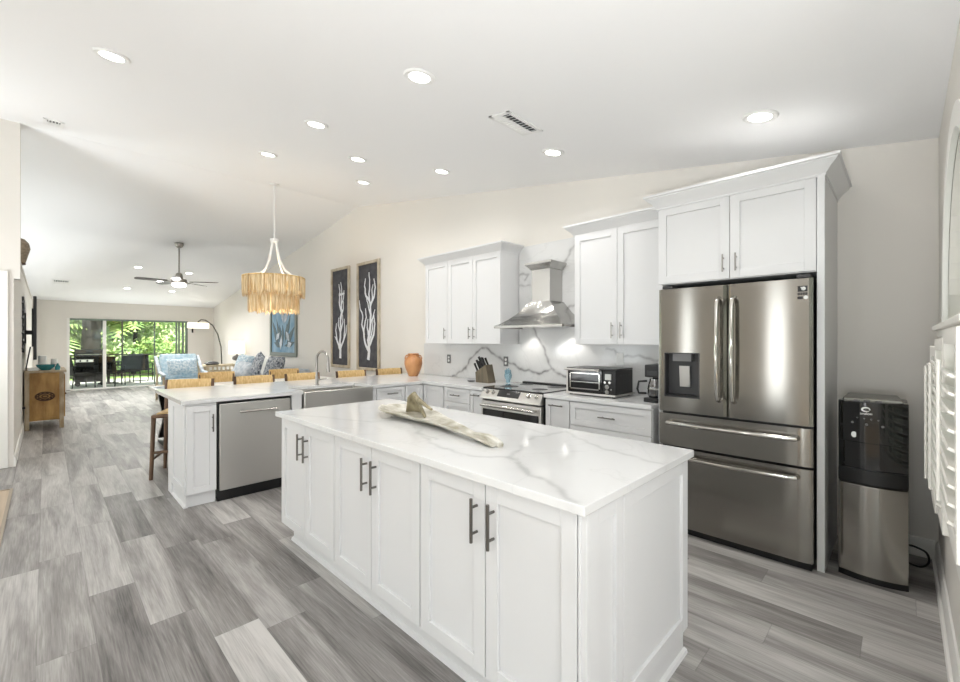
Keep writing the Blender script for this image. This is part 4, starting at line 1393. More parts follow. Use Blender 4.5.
fringe(0.425, 2.365, 2.075, 150, 'upper_fringe')
fringe(0.41, 2.365, 2.11, 130, 'upper_fringe')
fringe(0.345, 2.15, 1.83, 125, 'lower_fringe')
fringe(0.33, 2.15, 1.85, 110, 'lower_fringe')
for k in range(3):
    a = 2 * PI * k / 3
    MB().sphere((c[0] + 0.12 * math.cos(a), c[1] + 0.12 * math.sin(a), 2.12), 0.035, 12, 8).build('bulb', BULB, t)
L = add_light('chandelier_light', 'POINT', (0, 0, 2.12 - cz(-6.83)), (0, 0, -1), 12, 0.15, color=(1, 0.9, 0.76), parent=t)

# ================================================================== CEILING FITTINGS
def tilt(x):
    return math.atan(0.1587) if x > -7.02 else -math.atan(0.1364)


def make_downlight():
    t = thing('recessed_light', 'x', 'ceiling light', (0, 0, 0), 'recessed ceiling lights')
    MB().lathe([(0.075, -0.001), (0.1, -0.001), (0.1, -0.005), (0.092, -0.012), (0.075, -0.009)], (0, 0, 0), 28).build('trim_ring', WHITE, t)
    MB().lathe([(0.078, -0.003), (0.078, -0.0085), (0.03, -0.0105)], (0, 0, 0), 28).build('lens', LAMPON, t)
    l = add_light('downlight', 'AREA', (0, 0, -0.03), (0, 0, -1), DOWN_W, 0.15, color=(1, 0.985, 0.96), parent=t)
    l.data.spread = math.radians(150)
    return t


dl0 = make_downlight()
dlist = [(-3.77, 0.31, 'recessed ceiling light at the upper left, alone near the small vent'), (-2.15, 1.64, 'large bright recessed light above the island, nearest the top edge'),
         (-3.64, 1.655, 'recessed ceiling light in the island row, second from the top'), (-5.15, 1.78, 'recessed ceiling light just left of the chandelier rod'),
         (-4.23, 2.39, 'recessed ceiling light over the sink, upper of the close pair'), (-5.15, 2.99, 'recessed ceiling light nearest the ridge, lower of the close pair'),
         (-3.66, 3.10, 'recessed ceiling light above the left wall cabinet'), (-2.19, 3.13, 'recessed ceiling light beside the large ceiling vent'),
         (-0.64, 3.156, 'recessed ceiling light above the refrigerator'), (-12.43, 1.48, 'recessed living room light upper left of the fan'),
         (-14.57, 1.505, 'recessed living room light lower left, nearest the sliding door'), (-12.53, 2.48, 'recessed living room light right of the fan rod'),
         (-14.56, 2.48, 'recessed living room light below the fan motor'), (-13.55, 2.06, 'recessed living room light behind the left fan blade')]
for i, (x, y, lab) in enumerate(dlist):
    s = dl0 if i == 0 else copy_tree(dl0)
    s.location = (x, y, cz(x) - 0.001)
    s.rotation_euler = (0, tilt(x), 0)
    s['label'] = lab
    if i == 9:
        far_lamp = [c for c in s.children if c.type == 'LIGHT'][0].data.copy()
        far_lamp.energy = 17
    if i >= 9:
        for c in s.children:
            if c.type == 'LIGHT':
                c.data = far_lamp


def vent(x, y, lx, ly, label, nslot, dark=True):
    t = thing('ceiling_vent', label, 'vent', (x, y, cz(x)))
    b = MB()
    f = 0.03
    b.box(-lx / 2, lx / 2, -ly / 2, -ly / 2 + f, -0.008, 0).box(-lx / 2, lx / 2, ly / 2 - f, ly / 2, -0.008, 0)
    b.box(-lx / 2, -lx / 2 + f, -ly / 2, ly / 2, -0.008, 0).box(lx / 2 - f, lx / 2, -ly / 2, ly / 2, -0.008, 0)
    b.box(-0.008, 0.008, -ly / 2, ly / 2, -0.009, 0)
    fr = b.build('frame', WHITE, None, origin=(0, 0, 0))
    fr.parent = t
    bk = MB().box(-lx / 2 + f, lx / 2 - f, -ly / 2 + f, ly / 2 - f, -0.0025, -0.0005).build('backing', DGREY, None)
    bk.parent = t
    if dark:
        pl = MB().box(-lx / 2 + f, 0.0, -ly / 2 + f, ly / 2 - f, -0.007, -0.003).build('closed_damper', WHITE, None)
        pl.parent = t
    for k in range(nslot):
        yy_ = -ly / 2 + f + (ly - 2 * f) * (k + 0.5) / nslot
        sl = MB().obox((0, yy_, -0.006), (1, 0, 0), (0, 0.75, 0.66), (0, -0.66, 0.75), -lx / 2 + f, lx / 2 - f, -0.007, 0.007, -0.001, 0.001).build('slat', WHITE, None)
        sl.parent = t
    t.rotation_euler = (0, tilt(x), 0)


vent(-2.08, 2.50, 0.20, 0.40, 'large white slotted ceiling vent above the kitchen', 9)
vent(-6.50, 0.06, 0.3, 0.16, 'small slotted ceiling vent near the foyer wall', 4)
vent(-14.4, 0.26, 0.4, 0.3, 'far ceiling vent above the carved cabinet', 6)

# ceiling fan
fx, fy_ = -10.37, 1.885
t = thing('ceiling_fan', 'brushed metal ceiling fan with dark blades and a light', 'ceiling fan', (fx, fy_, cz(fx)))
MB().lathe([(0.075, 0.0), (0.08, -0.03), (0.065, -0.075), (0.03, -0.1)], (fx, fy_, cz(fx)), 20).build('canopy', FANM, t)
MB().tube([(fx, fy_, cz(fx) - 0.08), (fx, fy_, 2.72)], 0.014, 10).build('downrod', FANM, t)
MB().lathe([(0.03, 2.76), (0.055, 2.74), (0.07, 2.64), (0.13, 2.63), (0.135, 2.56), (0.1, 2.54)], (fx, fy_, 0), 24).build('motor', FANM, t)
MB().lathe([(0.11, 2.54), (0.125, 2.53), (0.11, 2.495), (0.06, 2.475), (0.01, 2.47)], (fx, fy_, 0), 24).build('light_bowl', LAMPON, t)
add_light('fan_light', 'POINT', (0, 0, 2.42 - cz(fx)), (0, 0, -1), 16, 0.1, color=(1, 0.96, 0.9), parent=t)
for k in range(5):
    a = 2 * PI * k / 5 + 0.98
    u = Vector((math.cos(a), math.sin(a), 0))
    v = Vector((-math.sin(a), math.cos(a), 0)) * math.cos(0.2) + Vector((0, 0, 1)) * math.sin(0.2)
    n_ = u.cross(v)
    b = MB()
    o0 = Vector((fx, fy_, 2.585))
    vs = []
    outl = [(0.2, 0.05), (0.3, 0.062), (0.55, 0.07), (0.68, 0.062), (0.71, 0.03), (0.71, -0.03), (0.68, -0.062), (0.55, -0.07), (0.3, -0.062), (0.2, -0.05)]
    for s in (-0.004, 0.004):
        vs += [o0 + u * p + v * q + n_ * s for p, q in outl]
    nn_ = len(outl)
    fs = [tuple(range(nn_)), tuple(range(2 * nn_ - 1, nn_ - 1, -1))] + [(i, i + nn_, (i + 1) % nn_ + nn_, (i + 1) % nn_) for i in range(nn_)]
    bl = b.add(vs, fs).build('blade', FANB, t, smooth=False)
    MB().obox(o0, u, v, n_, 0.1, 0.26, -0.02, 0.02, -0.012, -0.004).build('blade_iron', FANM, bl)

# ================================================================== WALL ART
def frame(name, label, x0, x1, z0, z1, fw, fm, cm, cat='picture', group=None, depth=0.04):
    t = thing(name, label, cat, ((x0 + x1) / 2, YW, z0), group)
    b = MB()
    ya, yb_ = YW - depth, YW - 0.001
    for a0, a1, c0, c1 in ((x0, x0 + fw, z0, z1), (x1 - fw, x1, z0, z1), (x0 + fw, x1 - fw, z0, z0 + fw), (x0 + fw, x1 - fw, z1 - fw, z1)):
        b.box(a0, a1, ya, yb_, c0, c1)
    b.build('frame', fm, t, bevel=0.006)
    MB().box(x0 + fw, x1 - fw, YW - 0.015, YW - 0.002, z0 + fw, z1 - fw).build('canvas', cm, t)
    return t


def coral(t, xc, z0, h, w, seed, main):
    r_ = random.Random(seed)
    b = MB()
    y = YW - 0.016

    def br(pts, ra, rb):
        pts2 = []
        for (xa, za), (xb, zb) in zip(pts[:-1], pts[1:]):
            for k in range(3):
                s = k / 3
                pts2.append((xc + (xa + (xb - xa) * s) * w + r_.uniform(-0.008, 0.008), y, z0 + (za + (zb - za) * s) * h))
        pts2.append((xc + pts[-1][0] * w, y, z0 + pts[-1][1] * h))
        n0 = len(b.v)
        b.tube(pts2, ra, 6, rb)
        for i in range(n0, len(b.v)):
            p = b.v[i]
            b.v[i] = (p[0], y + (p[1] - y) * 0.15, p[2])
    for pts, ra, rb in main:
        br(pts, ra, rb)
    b.build('coral_motif', CORAL, t)


p1 = frame('coral_panel', 'tall charcoal panel with white coral, left of the pair', -8.03, -7.31, 0.885, 2.795, 0.05, FRAMEW, CANVD, 'picture', 'pair of tall coral panels')
p2 = frame('coral_panel', 'tall charcoal panel with white coral, right of the pair', -7.03, -6.29, 0.875, 2.785, 0.05, FRAMEW, CANVD, 'picture', 'pair of tall coral panels')
main1 = [([(0.0, 0.0), (0.0, 0.1), (-0.02, 0.22), (0.02, 0.35), (0.0, 0.48), (0.08, 0.6), (0.05, 0.72), (0.1, 0.85), (0.02, 0.97)], 0.045, 0.012),
         ([(0.0, 0.1), (-0.22, 0.22), (-0.32, 0.36), (-0.26, 0.45)], 0.03, 0.012), ([(-0.22, 0.22), (-0.38, 0.28)], 0.022, 0.01), ([(0.0, 0.12), (0.2, 0.22), (0.28, 0.36), (0.25, 0.5)], 0.03, 0.012),
         ([(0.2, 0.22), (0.36, 0.32), (0.38, 0.42)], 0.022, 0.01), ([(0.02, 0.3), (-0.14, 0.42), (-0.12, 0.52)], 0.025, 0.01), ([(0.02, 0.35), (0.16, 0.46), (0.14, 0.55)], 0.025, 0.01),
         ([(0.05, 0.6), (-0.08, 0.72), (-0.04, 0.86), (-0.1, 0.95)], 0.03, 0.012), ([(0.06, 0.68), (0.2, 0.76), (0.24, 0.86)], 0.026, 0.012), ([(-0.1, 0.81), (0.26, 0.82)], 0.03, 0.02), ([(0.08, 0.55), (0.2, 0.64), (0.2, 0.72)], 0.022, 0.01), ([(0.02, 0.5), (0.12, 0.62)], 0.04, 0.03)]
main2 = [([(0.0, 0.0), (0.04, 0.1), (0.0, 0.22), (0.1, 0.36), (0.14, 0.5), (0.1, 0.62), (0.04, 0.74), (0.08, 0.86), (0.04, 0.98)], 0.045, 0.014),
         ([(0.02, 0.1), (-0.2, 0.2), (-0.26, 0.34), (-0.12, 0.48), (-0.16, 0.58)], 0.032, 0.014), ([(0.02, 0.14), (0.28, 0.28), (0.36, 0.4), (0.3, 0.5)], 0.032, 0.013), ([(0.04, 0.2), (0.2, 0.3), (0.26, 0.44)], 0.025, 0.012),
         ([(-0.22, 0.28), (-0.36, 0.4), (-0.3, 0.5), (-0.48, 0.6), (-0.5, 0.68)], 0.026, 0.012), ([(0.12, 0.4), (0.3, 0.5), (0.36, 0.56)], 0.024, 0.01), ([(0.1, 0.6), (0.3, 0.7), (0.38, 0.8), (0.3, 0.9)], 0.03, 0.013),
         ([(0.08, 0.66), (-0.14, 0.72), (-0.2, 0.84), (-0.16, 0.92)], 0.03, 0.013), ([(0.04, 0.25), (-0.06, 0.36), (-0.02, 0.46)], 0.028, 0.012), ([(0.14, 0.5), (0.0, 0.6), (-0.1, 0.7)], 0.02, 0.012), ([(0.22, 0.66), (0.2, 0.78), (0.26, 0.84)], 0.02, 0.01)]
coral(p1, -7.67, 1.06, 1.5, 0.6, 3, main1)
coral(p2, -6.66, 1.06, 1.56, 0.6, 5, main2)
t = frame('blue_painting', 'blue framed painting of pale plants beyond the chandelier', -11.3, -9.69, 1.03, 2.4, 0.09, FRAMEG, CANV, 'picture')
b = MB()
for i in range(13):
    a = -1.3 + 2.6 * i / 12 + random.uniform(-0.1, 0.1)
    L_ = random.uniform(0.35, 0.8)
    p0 = Vector((-10.5 + 0.25 * math.sin(a * 2), 0, 1.25 + 0.08 * (i % 3)))
    d_ = Vector((math.sin(a), 0, math.cos(a)))
    s_ = Vector((d_.z, 0, -d_.x))
    poly = [p0 - s_ * 0.02, p0 + d_ * L_ * 0.5 - s_ * 0.07, p0 + d_ * L_, p0 + d_ * L_ * 0.5 + s_ * 0.07]
    poly = [(min(max(p.x, -11.19), -9.8), min(max(p.z, 1.14), 2.28)) for p in poly]
    b.prism(poly, 'y', YW - 0.0175 - 0.0004 * i, YW - 0.014)
b.build('painted_leaves', LEAFG, t, smooth=False)
b = MB()
for xx, zz, l, a in ((-10.3, 1.95, 0.34, 0.5), (-10.5, 2.0, 0.4, -0.3), (-10.8, 1.5, 0.3, 0.9), (-10.2, 1.5, 0.3, -0.7), (-10.6, 1.35, 0.36, 0.2), (-10.1, 1.3, 0.25, 1.2)):
    d_ = Vector((math.sin(a), 0, math.cos(a))); s_ = Vector((d_.z, 0, -d_.x)); p0 = Vector((xx, 0, zz)) - d_ * l / 2
    MB().prism([(q.x, q.z) for q in (p0, p0 + d_ * l * 0.4 - s_ * 0.09, p0 + d_ * l, p0 + d_ * l * 0.6 + s_ * 0.08)], 'y', YW - 0.026, YW - 0.0235).build('painted_petal', GREYF, t, smooth=False)

# ================================================================== LEFT WALL FURNITURE
t = thing('carved_cabinet', 'carved wooden cabinet standing at the left wall', 'cabinet', (-9.9, 0.0, 0))
bx0, bx1, by0, by1 = -10.75, -9.62, YL + 0.02, 0.205
MB().box(bx0, bx1, by0, by1, 0.14, 0.89).build('body', CARVE, t, bevel=0.006)
MB().box(bx0 - 0.03, bx1 + 0.03, by0, by1 + 0.03, 0.89, 0.925).build('top', CARVET, t, bevel=0.006)
for x in (bx0, bx1 - 0.05):
    for y in (by0, by1 - 0.05):
        MB().box(x, x + 0.052, y - 0.002, y + 0.052, 0, 0.89).build('leg', CARVET, t, bevel=0.004)
b = MB()
for y0, y1 in ((by0 + 0.055, -0.01), (-0.005, by1 - 0.055)):
    b.shaker((bx1, y0, 0.16), UY, NX, y1 - y0, 0.70, 0.014, 0.03, 0.006)
b.build('side_panel', CARVE, t, bevel=0.002)
b = MB()
yc2, zc2 = -0.008, 0.52
for r_, w_ in ((0.105, 0.01), (0.07, 0.008), (0.034, 0.008)):
    b.tube([(bx1 + 0.016, yc2 + r_ * math.cos(a), zc2 + r_ * 0.62 * math.sin(a)) for a in np.linspace(0, 2 * PI, 25)], w_, 6)
for k in range(10):
    a = 2 * PI * k / 10
    b.sphere((bx1 + 0.016, yc2 + 0.088 * math.cos(a), zc2 + 0.054 * math.sin(a)), 0.014, 8, 6, (0.6, 1, 1))
b.build('carved_medallion', CARVED, t)
for k, x in enumerate((bx0 + 0.06, (bx0 + bx1) / 2 + 0.005)):
    d = MB().shaker((x, by1, 0.17), UX, (0, 1, 0), 0.50, 0.68, 0.016, 0.05, 0.007).build('door', CARVE, t, bevel=0.002)
    MB().sphere((x + (0.47 if k == 0 else 0.03), by1 + 0.03, 0.5), 0.014, 10, 8).build('knob', CARVED, d)

def deco(name, label, cat, x, y, prof, m, sx=1, sy=1):
    o = MB().lathe(prof, (x, y, 0.925), 20, 'z', sx, sy).build(name, m, origin=(x, y, 0.925))
    tag(o, label, cat)


deco('teal_bowl', 'teal glass bowl on the carved cabinet', 'bowl', -9.75, 0.0, [(0.05, 0), (0.06, 0.01), (0.1, 0.05), (0.115, 0.09), (0.105, 0.09), (0.09, 0.05), (0.04, 0.015)], TEAL)
deco('pillar_candle', 'taller white candle behind the teal bowl', 'candle', -10.0, -0.04, [(0.05, 0), (0.05, 0.22), (0.045, 0.225)], WAX)
deco('pillar_candle', 'shorter white candle right of the teal bowl', 'candle', -9.95, 0.10, [(0.042, 0), (0.042, 0.17), (0.038, 0.175)], WAX)
o = MB().box(-9.95, -9.68, -0.2, -0.08, 0.925, 0.965).build('white_box', WAX, origin=(-9.8, -0.14, 0.925))
tag(o, 'flat white box on the left of the carved cabinet top', 'box')
deco('teal_bottle', 'small teal bottle beside the teal bowl', 'bottle', -9.72, 0.135, [(0.03, 0), (0.034, 0.05), (0.02, 0.075), (0.012, 0.1), (0.014, 0.105)], TEAL)

t = thing('television', 'large black flat television on a swing arm, seen edge-on', 'television', (-10.4, -0.12, 1.1))
MB().box(-11.2, -9.5, -0.135, -0.10, 1.10, 2.08).build('housing', BLACK, t, bevel=0.004)
MB().box(-11.18, -9.52, -0.10, -0.098, 1.12, 2.06).build('screen', BLACKG, t)
b = MB().box(-10.5, -10.2, YL, YL + 0.02, 1.35, 1.85).box(-10.0, -9.96, YL + 0.02, -0.135, 1.5, 1.56).box(-10.7, -10.66, YL + 0.02, -0.135, 1.5, 1.56).box(-10.7, -9.7, -0.155, -0.135, 1.3, 1.9)
b.build('swing_arm', DGREY, t)
MB().tube([(-9.8, -0.17, 1.3), (-9.85, -0.2, 1.1), (-9.9, -0.22, 0.95), (-10.0, -0.235, 0.6)], 0.01, 6).build('cable', BLACK, t)
t = thing('wall_hanging', 'dark iron wall hanging on the left wall behind the television', 'wall art', (-9.4, YL, 1.3))
b = MB()
for k in range(7):
    z = 1.28 + k * 0.11
    b.tube([(-9.1 - 0.12 * (k % 2), YL + 0.012, z), (-9.3, YL + 0.02, z + 0.05), (-9.45 + 0.1 * (k % 2), YL + 0.012, z + 0.02)], 0.01, 6)
b.tube([(-9.3, YL + 0.012, 1.22), (-9.26, YL + 0.018, 1.6), (-9.3, YL + 0.012, 2.05)], 0.012, 6)
b.build('scroll', BLACK, t)
t = thing('wall_outlet', 'white outlet low on the left wall beside the carved cabinet', 'outlet', (-9.2, YL, 0.38))
MB().box(-9.24, -9.165, YL, YL + 0.006, 0.32, 0.44).build('cover_plate', WHITE, t)
MB().box(-9.22, -9.185, YL + 0.006, YL + 0.04, 0.39, 0.42).build('plug', BLACK, t)
t = thing('ledge_basket', 'tan woven basket on the ledge above the left wall', 'basket', (-8.75, -0.31, 2.46))
MB().lathe([(0.07, 0.0), (0.1, 0.03), (0.13, 0.13), (0.16, 0.22), (0.14, 0.30), (0.09, 0.345), (0.03, 0.36)], (-8.75, -0.27, 2.46), 20, 'z', 1.2, 0.75).build('body', mat('tan_weave', (164, 150, 130), 0.8, vary=((134, 120, 100), (20, 20, 40)), bump=(30, 30, 90, 0.5)), t)
MB().lathe([(0.09, 0.0), (0.1, 0.0), (0.1, 0.014), (0.09, 0.014)], (-8.75, -0.27, 2.46), 20, 'z', 1.2, 0.75).build('rim', CARVED, t)

# ================================================================== LIVING ROOM
def cushion(name, label, cat, c_, size, rot, m, group=None):
    b = MB()
    n = 10
    w, h, th = size
    vs, fs = [], []
    for s in (1, -1):
        for i in range(n + 1):
            for j in range(n + 1):
                u, v = i / n * 2 - 1, j / n * 2 - 1
                k = (1 - u ** 4) * (1 - v ** 4)
                pin = 1 - 0.07 * (1 - abs(u * v)) * (abs(u) ** 6 + abs(v) ** 6)
                vs.append((u * w / 2 * pin, s * th / 2 * k ** 0.5, v * h / 2 * pin))
    N_ = (n + 1) ** 2
    for s in range(2):
        for i in range(n):
            for j in range(n):
                a = s * N_ + i * (n + 1) + j
                fs.append((a, a + 1, a + n + 2, a + n + 1))
    b.add(vs, fs)
    o = b.build(name, m, None, angle=80)
    o.location = c_
    o.rotation_euler = rot
    tag(o, label, cat, group)
    return o


t = thing('sofa', 'low grey-blue sofa along the right wall of the living room', 'sofa', (-10.4, 3.4, 0))
MB().box(-11.9, -8.9, 2.95, 3.85, 0.1, 0.42).build('base', GREYF, t, bevel=0.03)
MB().box(-11.9, -8.9, 3.65, 3.93, 0.1, 0.80).build('backrest', GREYF, t, bevel=0.05)
for x in (-11.95, -9.05):
    MB().box(x, x + 0.2, 2.95, 3.9, 0.1, 0.62).build('armrest', GREYF, t, bevel=0.04)
for k in range(3):
    MB().box(-11.72 + k * 0.89, -10.85 + k * 0.89, 2.93, 3.65, 0.42, 0.56).build('seat_cushion', GREYF, t, bevel=0.04)
cushion('throw_pillow', 'dark grey patterned pillow at the right end of the sofa', 'pillow', (-9.35, 3.35, 0.83), (0.62, 0.5, 0.2), (-0.3, 0, 0.1), NAVYP, 'sofa pillows')
cushion('throw_pillow', 'dark grey patterned pillow in the middle of the sofa', 'pillow', (-10.3, 3.37, 0.83), (0.6, 0.52, 0.2), (-0.3, 0.35, -0.1), NAVYP, 'sofa pillows')
cushion('throw_pillow', 'light blue patterned pillow at the left of the sofa', 'pillow', (-11.2, 3.33, 0.82), (0.6, 0.5, 0.22), (-0.3, 0.1, 0.2), BLUEP, 'sofa pillows')
cushion('throw_pillow', 'white pillow between the two dark sofa pillows', 'pillow', (-9.85, 3.43, 0.83), (0.55, 0.5, 0.2), (-0.25, 0, 0), WAX, 'sofa pillows')
cushion('throw_pillow', 'pale grey pillow lying in front on the sofa seat', 'pillow', (-10.75, 3.2, 0.72), (0.66, 0.45, 0.22), (-0.7, 0.1, 0.3), GREYF, 'sofa pillows')

t = thing('armchair', 'light blue sling armchair with pale wooden arms', 'armchair', (-12.0, 2.25, 0))
ca = Vector((-12.0, 2.25, 0))
MB().obox(ca + Vector((0.35, 0, 0.40)), (-1, 0, -0.12), UY, (-0.12, 0, 1), 0, 0.75, -0.36, 0.36, 0, 0.14).build('seat_cushion', BLUEF, t, bevel=0.03)
MB().obox(ca + Vector((-0.33, 0, 0.44)), UY, (-0.42, 0, 0.9), (0.9, 0, 0.42), -0.37, 0.37, 0, 0.66, 0, 0.14).build('back_cushion', BLUEF, t, bevel=0.035)
for s in (-1, 1):
    y = 2.25 + s * 0.42
    b = MB()
    b.obox((-12.0 - 0.62, y, 1.02), (0.82, 0, -0.57), UY, (0.57, 0, 0.82), 0, 0.62, -0.03, 0.03, -0.03, 0.03)
    b.obox((-12.12, y, 0.67), (1, 0, -0.08), UY, (0.08, 0, 1), -0.02, 0.58, -0.035, 0.035, -0.025, 0.025)
    b.build('armrest', GREYF, t, bevel=0.01)
    MB().tube([(-11.6, y, 0), (-11.62, y, 0.62)], 0.024, 8).build('leg', PALEW, t)
    MB().tube([(-12.5, y, 0), (-12.4, y, 0.6), (-12.62, y, 1.02)], 0.024, 8).build('leg', PALEW, t)
    MB().tube([(-11.62, y, 0.40), (-12.42, y, 0.34)], 0.022, 8).build('rail', PALEW, t)
cushion('throw_pillow', 'blue and white patterned pillow on the armchair', 'pillow', (-12.12, 2.27, 0.78), (0.6, 0.42, 0.18), (-0.45, 0.0, PI / 2), BLUEP)

t = thing('console_table', 'pale wooden console table under the table lamp', 'console table', (-13.2, 3.5, 0))
MB().box(-13.4, -13.0, 2.95, 3.96, 0.70, 0.76).build('top', PALEW, t, bevel=0.008)
MB().box(-13.38, -13.02, 3.0, 3.9, 0.56, 0.60).build('lower_rail', PALEW, t)
for k in range(9):
    MB().box(-13.04, -13.01, 3.0 + k * 0.1, 3.03 + k * 0.1, 0.6, 0.7).build('slat', PALEW, t)
for x in (-13.36, -13.08):
    for y in (2.98, 3.82):
        MB().box(x, x + 0.05, y, y + 0.05, 0, 0.70).build('leg', PALEW, t)
o = MB().lathe([(0.14, 0.76), (0.18, 0.79), (0.13, 0.83), (0.05, 0.845)], (-13.15, 3.12, 0), 20).build('dark_bowl', DGREY, origin=(-13.15, 3.12, 0.76))
tag(o, 'dark shallow bowl on the left of the console table', 'bowl')

t = thing('table_lamp', 'table lamp with white drum shade on the console table', 'lamp', (-13.2, 3.74, 0.76))
lx, ly = -13.2, 3.74
MB().lathe([(0.09, 0.76), (0.1, 0.78), (0.04, 0.8), (0.03, 0.84)], (lx, ly, 0), 20).build('base', WAX, t)
MB().lathe([(0.03, 0.84), (0.1, 0.87), (0.125, 0.91), (0.1, 0.96), (0.035, 0.99), (0.02, 1.04)], (lx, ly, 0), 20).build('body', MGREY, t)
MB().lathe([(0.195, 1.03), (0.205, 1.03), (0.195, 1.40), (0.185, 1.40)], (lx, ly, 0), 28).build('shade', SHADE, t)
add_light('table_lamp_light', 'POINT', (0, 0, 0.5), (0, 0, -1), 5, 0.05, color=(1, 0.86, 0.68), parent=t)
t = thing('arc_floor_lamp', 'arching metal floor lamp with a wide white drum shade', 'lamp', (-15.3, 3.85, 0))
MB().lathe([(0.2, 0), (0.2, 0.03), (0.05, 0.045)], (-15.3, 3.76, 0), 24).build('base', BRONZE, t)
pts_ = [(-15.3, 3.84, 0.03), (-15.3, 3.90, 0.7), (-15.3, 3.88, 1.2), (-15.3, 3.79, 1.60), (-15.3, 3.65, 1.88), (-15.3, 3.46, 2.03), (-15.3, 3.34, 2.04), (-15.3, 3.27, 1.98)]
MB().tube(pts_, 0.018, 8).build('pole', BRONZE, t)
MB().tube([(-15.3, 3.27, 1.99), (-15.3, 3.27, 1.93)], 0.02, 8).build('socket', BRONZE, t)
MB().lathe([(0.27, 1.78), (0.28, 1.78), (0.28, 1.94), (0.27, 1.94)], (-15.3, 3.27, 0), 30).build('shade', LINEN, t)
add_light('arc_lamp_light', 'POINT', (0, -0.58, 1.84), (0, 0, -1), 7, 0.06, color=(1, 0.88, 0.72), parent=t)
o = MB().box(XF, XF + 0.03, 3.36, 3.40, 1.66, 1.80).build('wall_fitting', BLACK, origin=(XF, 3.38, 1.73))
tag(o, 'small dark fitting on the far wall beside the sliding door', 'fitting')

# ================================================================== PATIO
b = MB().box(XF - 4.2, XF - 0.12, -2.5, 7.5, -0.1, -0.01)
structure(b.build('floor_patio', PAVE))
b = MB().box(-60, XF - 4.2, -25, 30, -0.12, -0.06)
structure(b.build('ground_lawn', GRASSM))
t = thing('gas_grill', 'covered black gas grill on the patio left of the white door post', 'grill', (-18.2, 0.95, 0))
g0 = (-18.4, -17.9)
MB().box(g0[0], g0[1], 0.62, 1.32, 0.12, 0.82).build('cabinet', PBLACK, t, bevel=0.01)
MB().box(g0[0] - 0.02, g0[1] + 0.02, 0.42, 1.5, 0.82, 0.87).build('side_shelf', PBLACK, t)
vs = [(g0[0], 0.87), (g0[1], 0.87), (g0[1] - 0.02, 1.0), (g0[1] - 0.1, 1.1), (g0[0] + 0.1, 1.13), (g0[0], 1.05)]
MB().prism(vs, 'y', 0.62, 1.32).build('lid', PBLACK, t, bevel=0.01)
MB().tube([(g0[1] + 0.05, 0.68, 0.97), (g0[1] + 0.05, 1.26, 0.97)], 0.015, 8).build('handle', CHROME, t)
MB().box(g0[1], g0[1] + 0.015, 0.64, 1.3, 0.74, 0.82).build('control_panel', STEEL, t)
for k in range(4):
    MB().lathe([(0.025, g0[1] + 0.015), (0.025, g0[1] + 0.045)], (0, 0.74 + k * 0.16, 0.78), 10, 'x').build('knob', PBLACK, t)
for y in (0.68, 1.26):
    MB().lathe([(0.07, g0[1] - 0.06), (0.07, g0[1] - 0.02)], (0, y, 0.07), 14, 'x').build('wheel', PBLACK, t)


def patio_chair():
    t = thing('patio_chair', 'x', 'chair', (0, 0, 0), 'dark patio chairs beyond the sliding door')
    MB().box(-0.26, 0.26, -0.27, 0.27, 0.38, 0.44).build('seat', PBLACK, t, bevel=0.01)
    MB().obox((-0.24, 0, 0.44), UY, (-0.2, 0, 0.98), (0.98, 0, 0.2), -0.27, 0.27, 0, 0.5, 0, 0.04).build('backrest', PBLACK, t, bevel=0.01)
    for sy in (-1, 1):
        MB().tube([(0.25, sy * 0.27, 0), (0.23, sy * 0.27, 0.62), (-0.3, sy * 0.27, 0.64)], 0.016, 8).build('armrest', PBLACK, t)
        MB().tube([(-0.28, sy * 0.25, 0), (-0.24, sy * 0.26, 0.4)], 0.016, 8).build('leg', PBLACK, t)
    return t


pc = patio_chair()
for i, (x, y, r, lab) in enumerate(((-17.5, 0.72, 1.9, 'dark patio chair in front of the grill, left'), (-17.6, 1.42, 2.6, 'dark patio chair just right of the white door post'),
                                    (-18.3, 1.9, 3.4, 'dark patio chair near the middle of the sliding door'), (-19.0, 2.35, 2.8, 'dark patio chair farthest right by the railing'))):
    s = pc if i == 0 else copy_tree(pc)
    s.location = (x, y, -0.01)
    s.rotation_euler = (0, 0, r)
    s['label'] = lab
t = thing('patio_table', 'dark round patio table among the patio chairs', 'table', (-18.0, 1.62, 0))
MB().lathe([(0.42, 0.68), (0.42, 0.71)], (-18.6, 1.45, 0), 24).build('tabletop', PBLACK, t)
MB().tube([(-18.6, 1.45, 0), (-18.6, 1.45, 0.68)], 0.04, 10).build('leg', PBLACK, t)
MB().lathe([(0.26, -0.01), (0.26, 0.02)], (-18.6, 1.45, 0), 20).build('base', PBLACK, t)
t = thing('screen_railing', 'dark metal patio railing with tall screen posts', 'railing', (XF - 4.1, 2.5, 0))
xr_ = XF - 4.1
for y in (-1.6, 0.2, 2.0, 3.9, 5.8):
    MB().box(xr_ - 0.025, xr_ + 0.025, y - 0.025, y + 0.025, -0.02, 2.9).build('post', BRONZE, t)
for z, nm in ((0.86, 'top_rail'), (0.1, 'bottom_rail'), (2.87, 'header_rail')):
    MB().box(xr_ - 0.025, xr_ + 0.025, -1.6, 5.8, z, z + 0.045).build(nm, BRONZE, t)


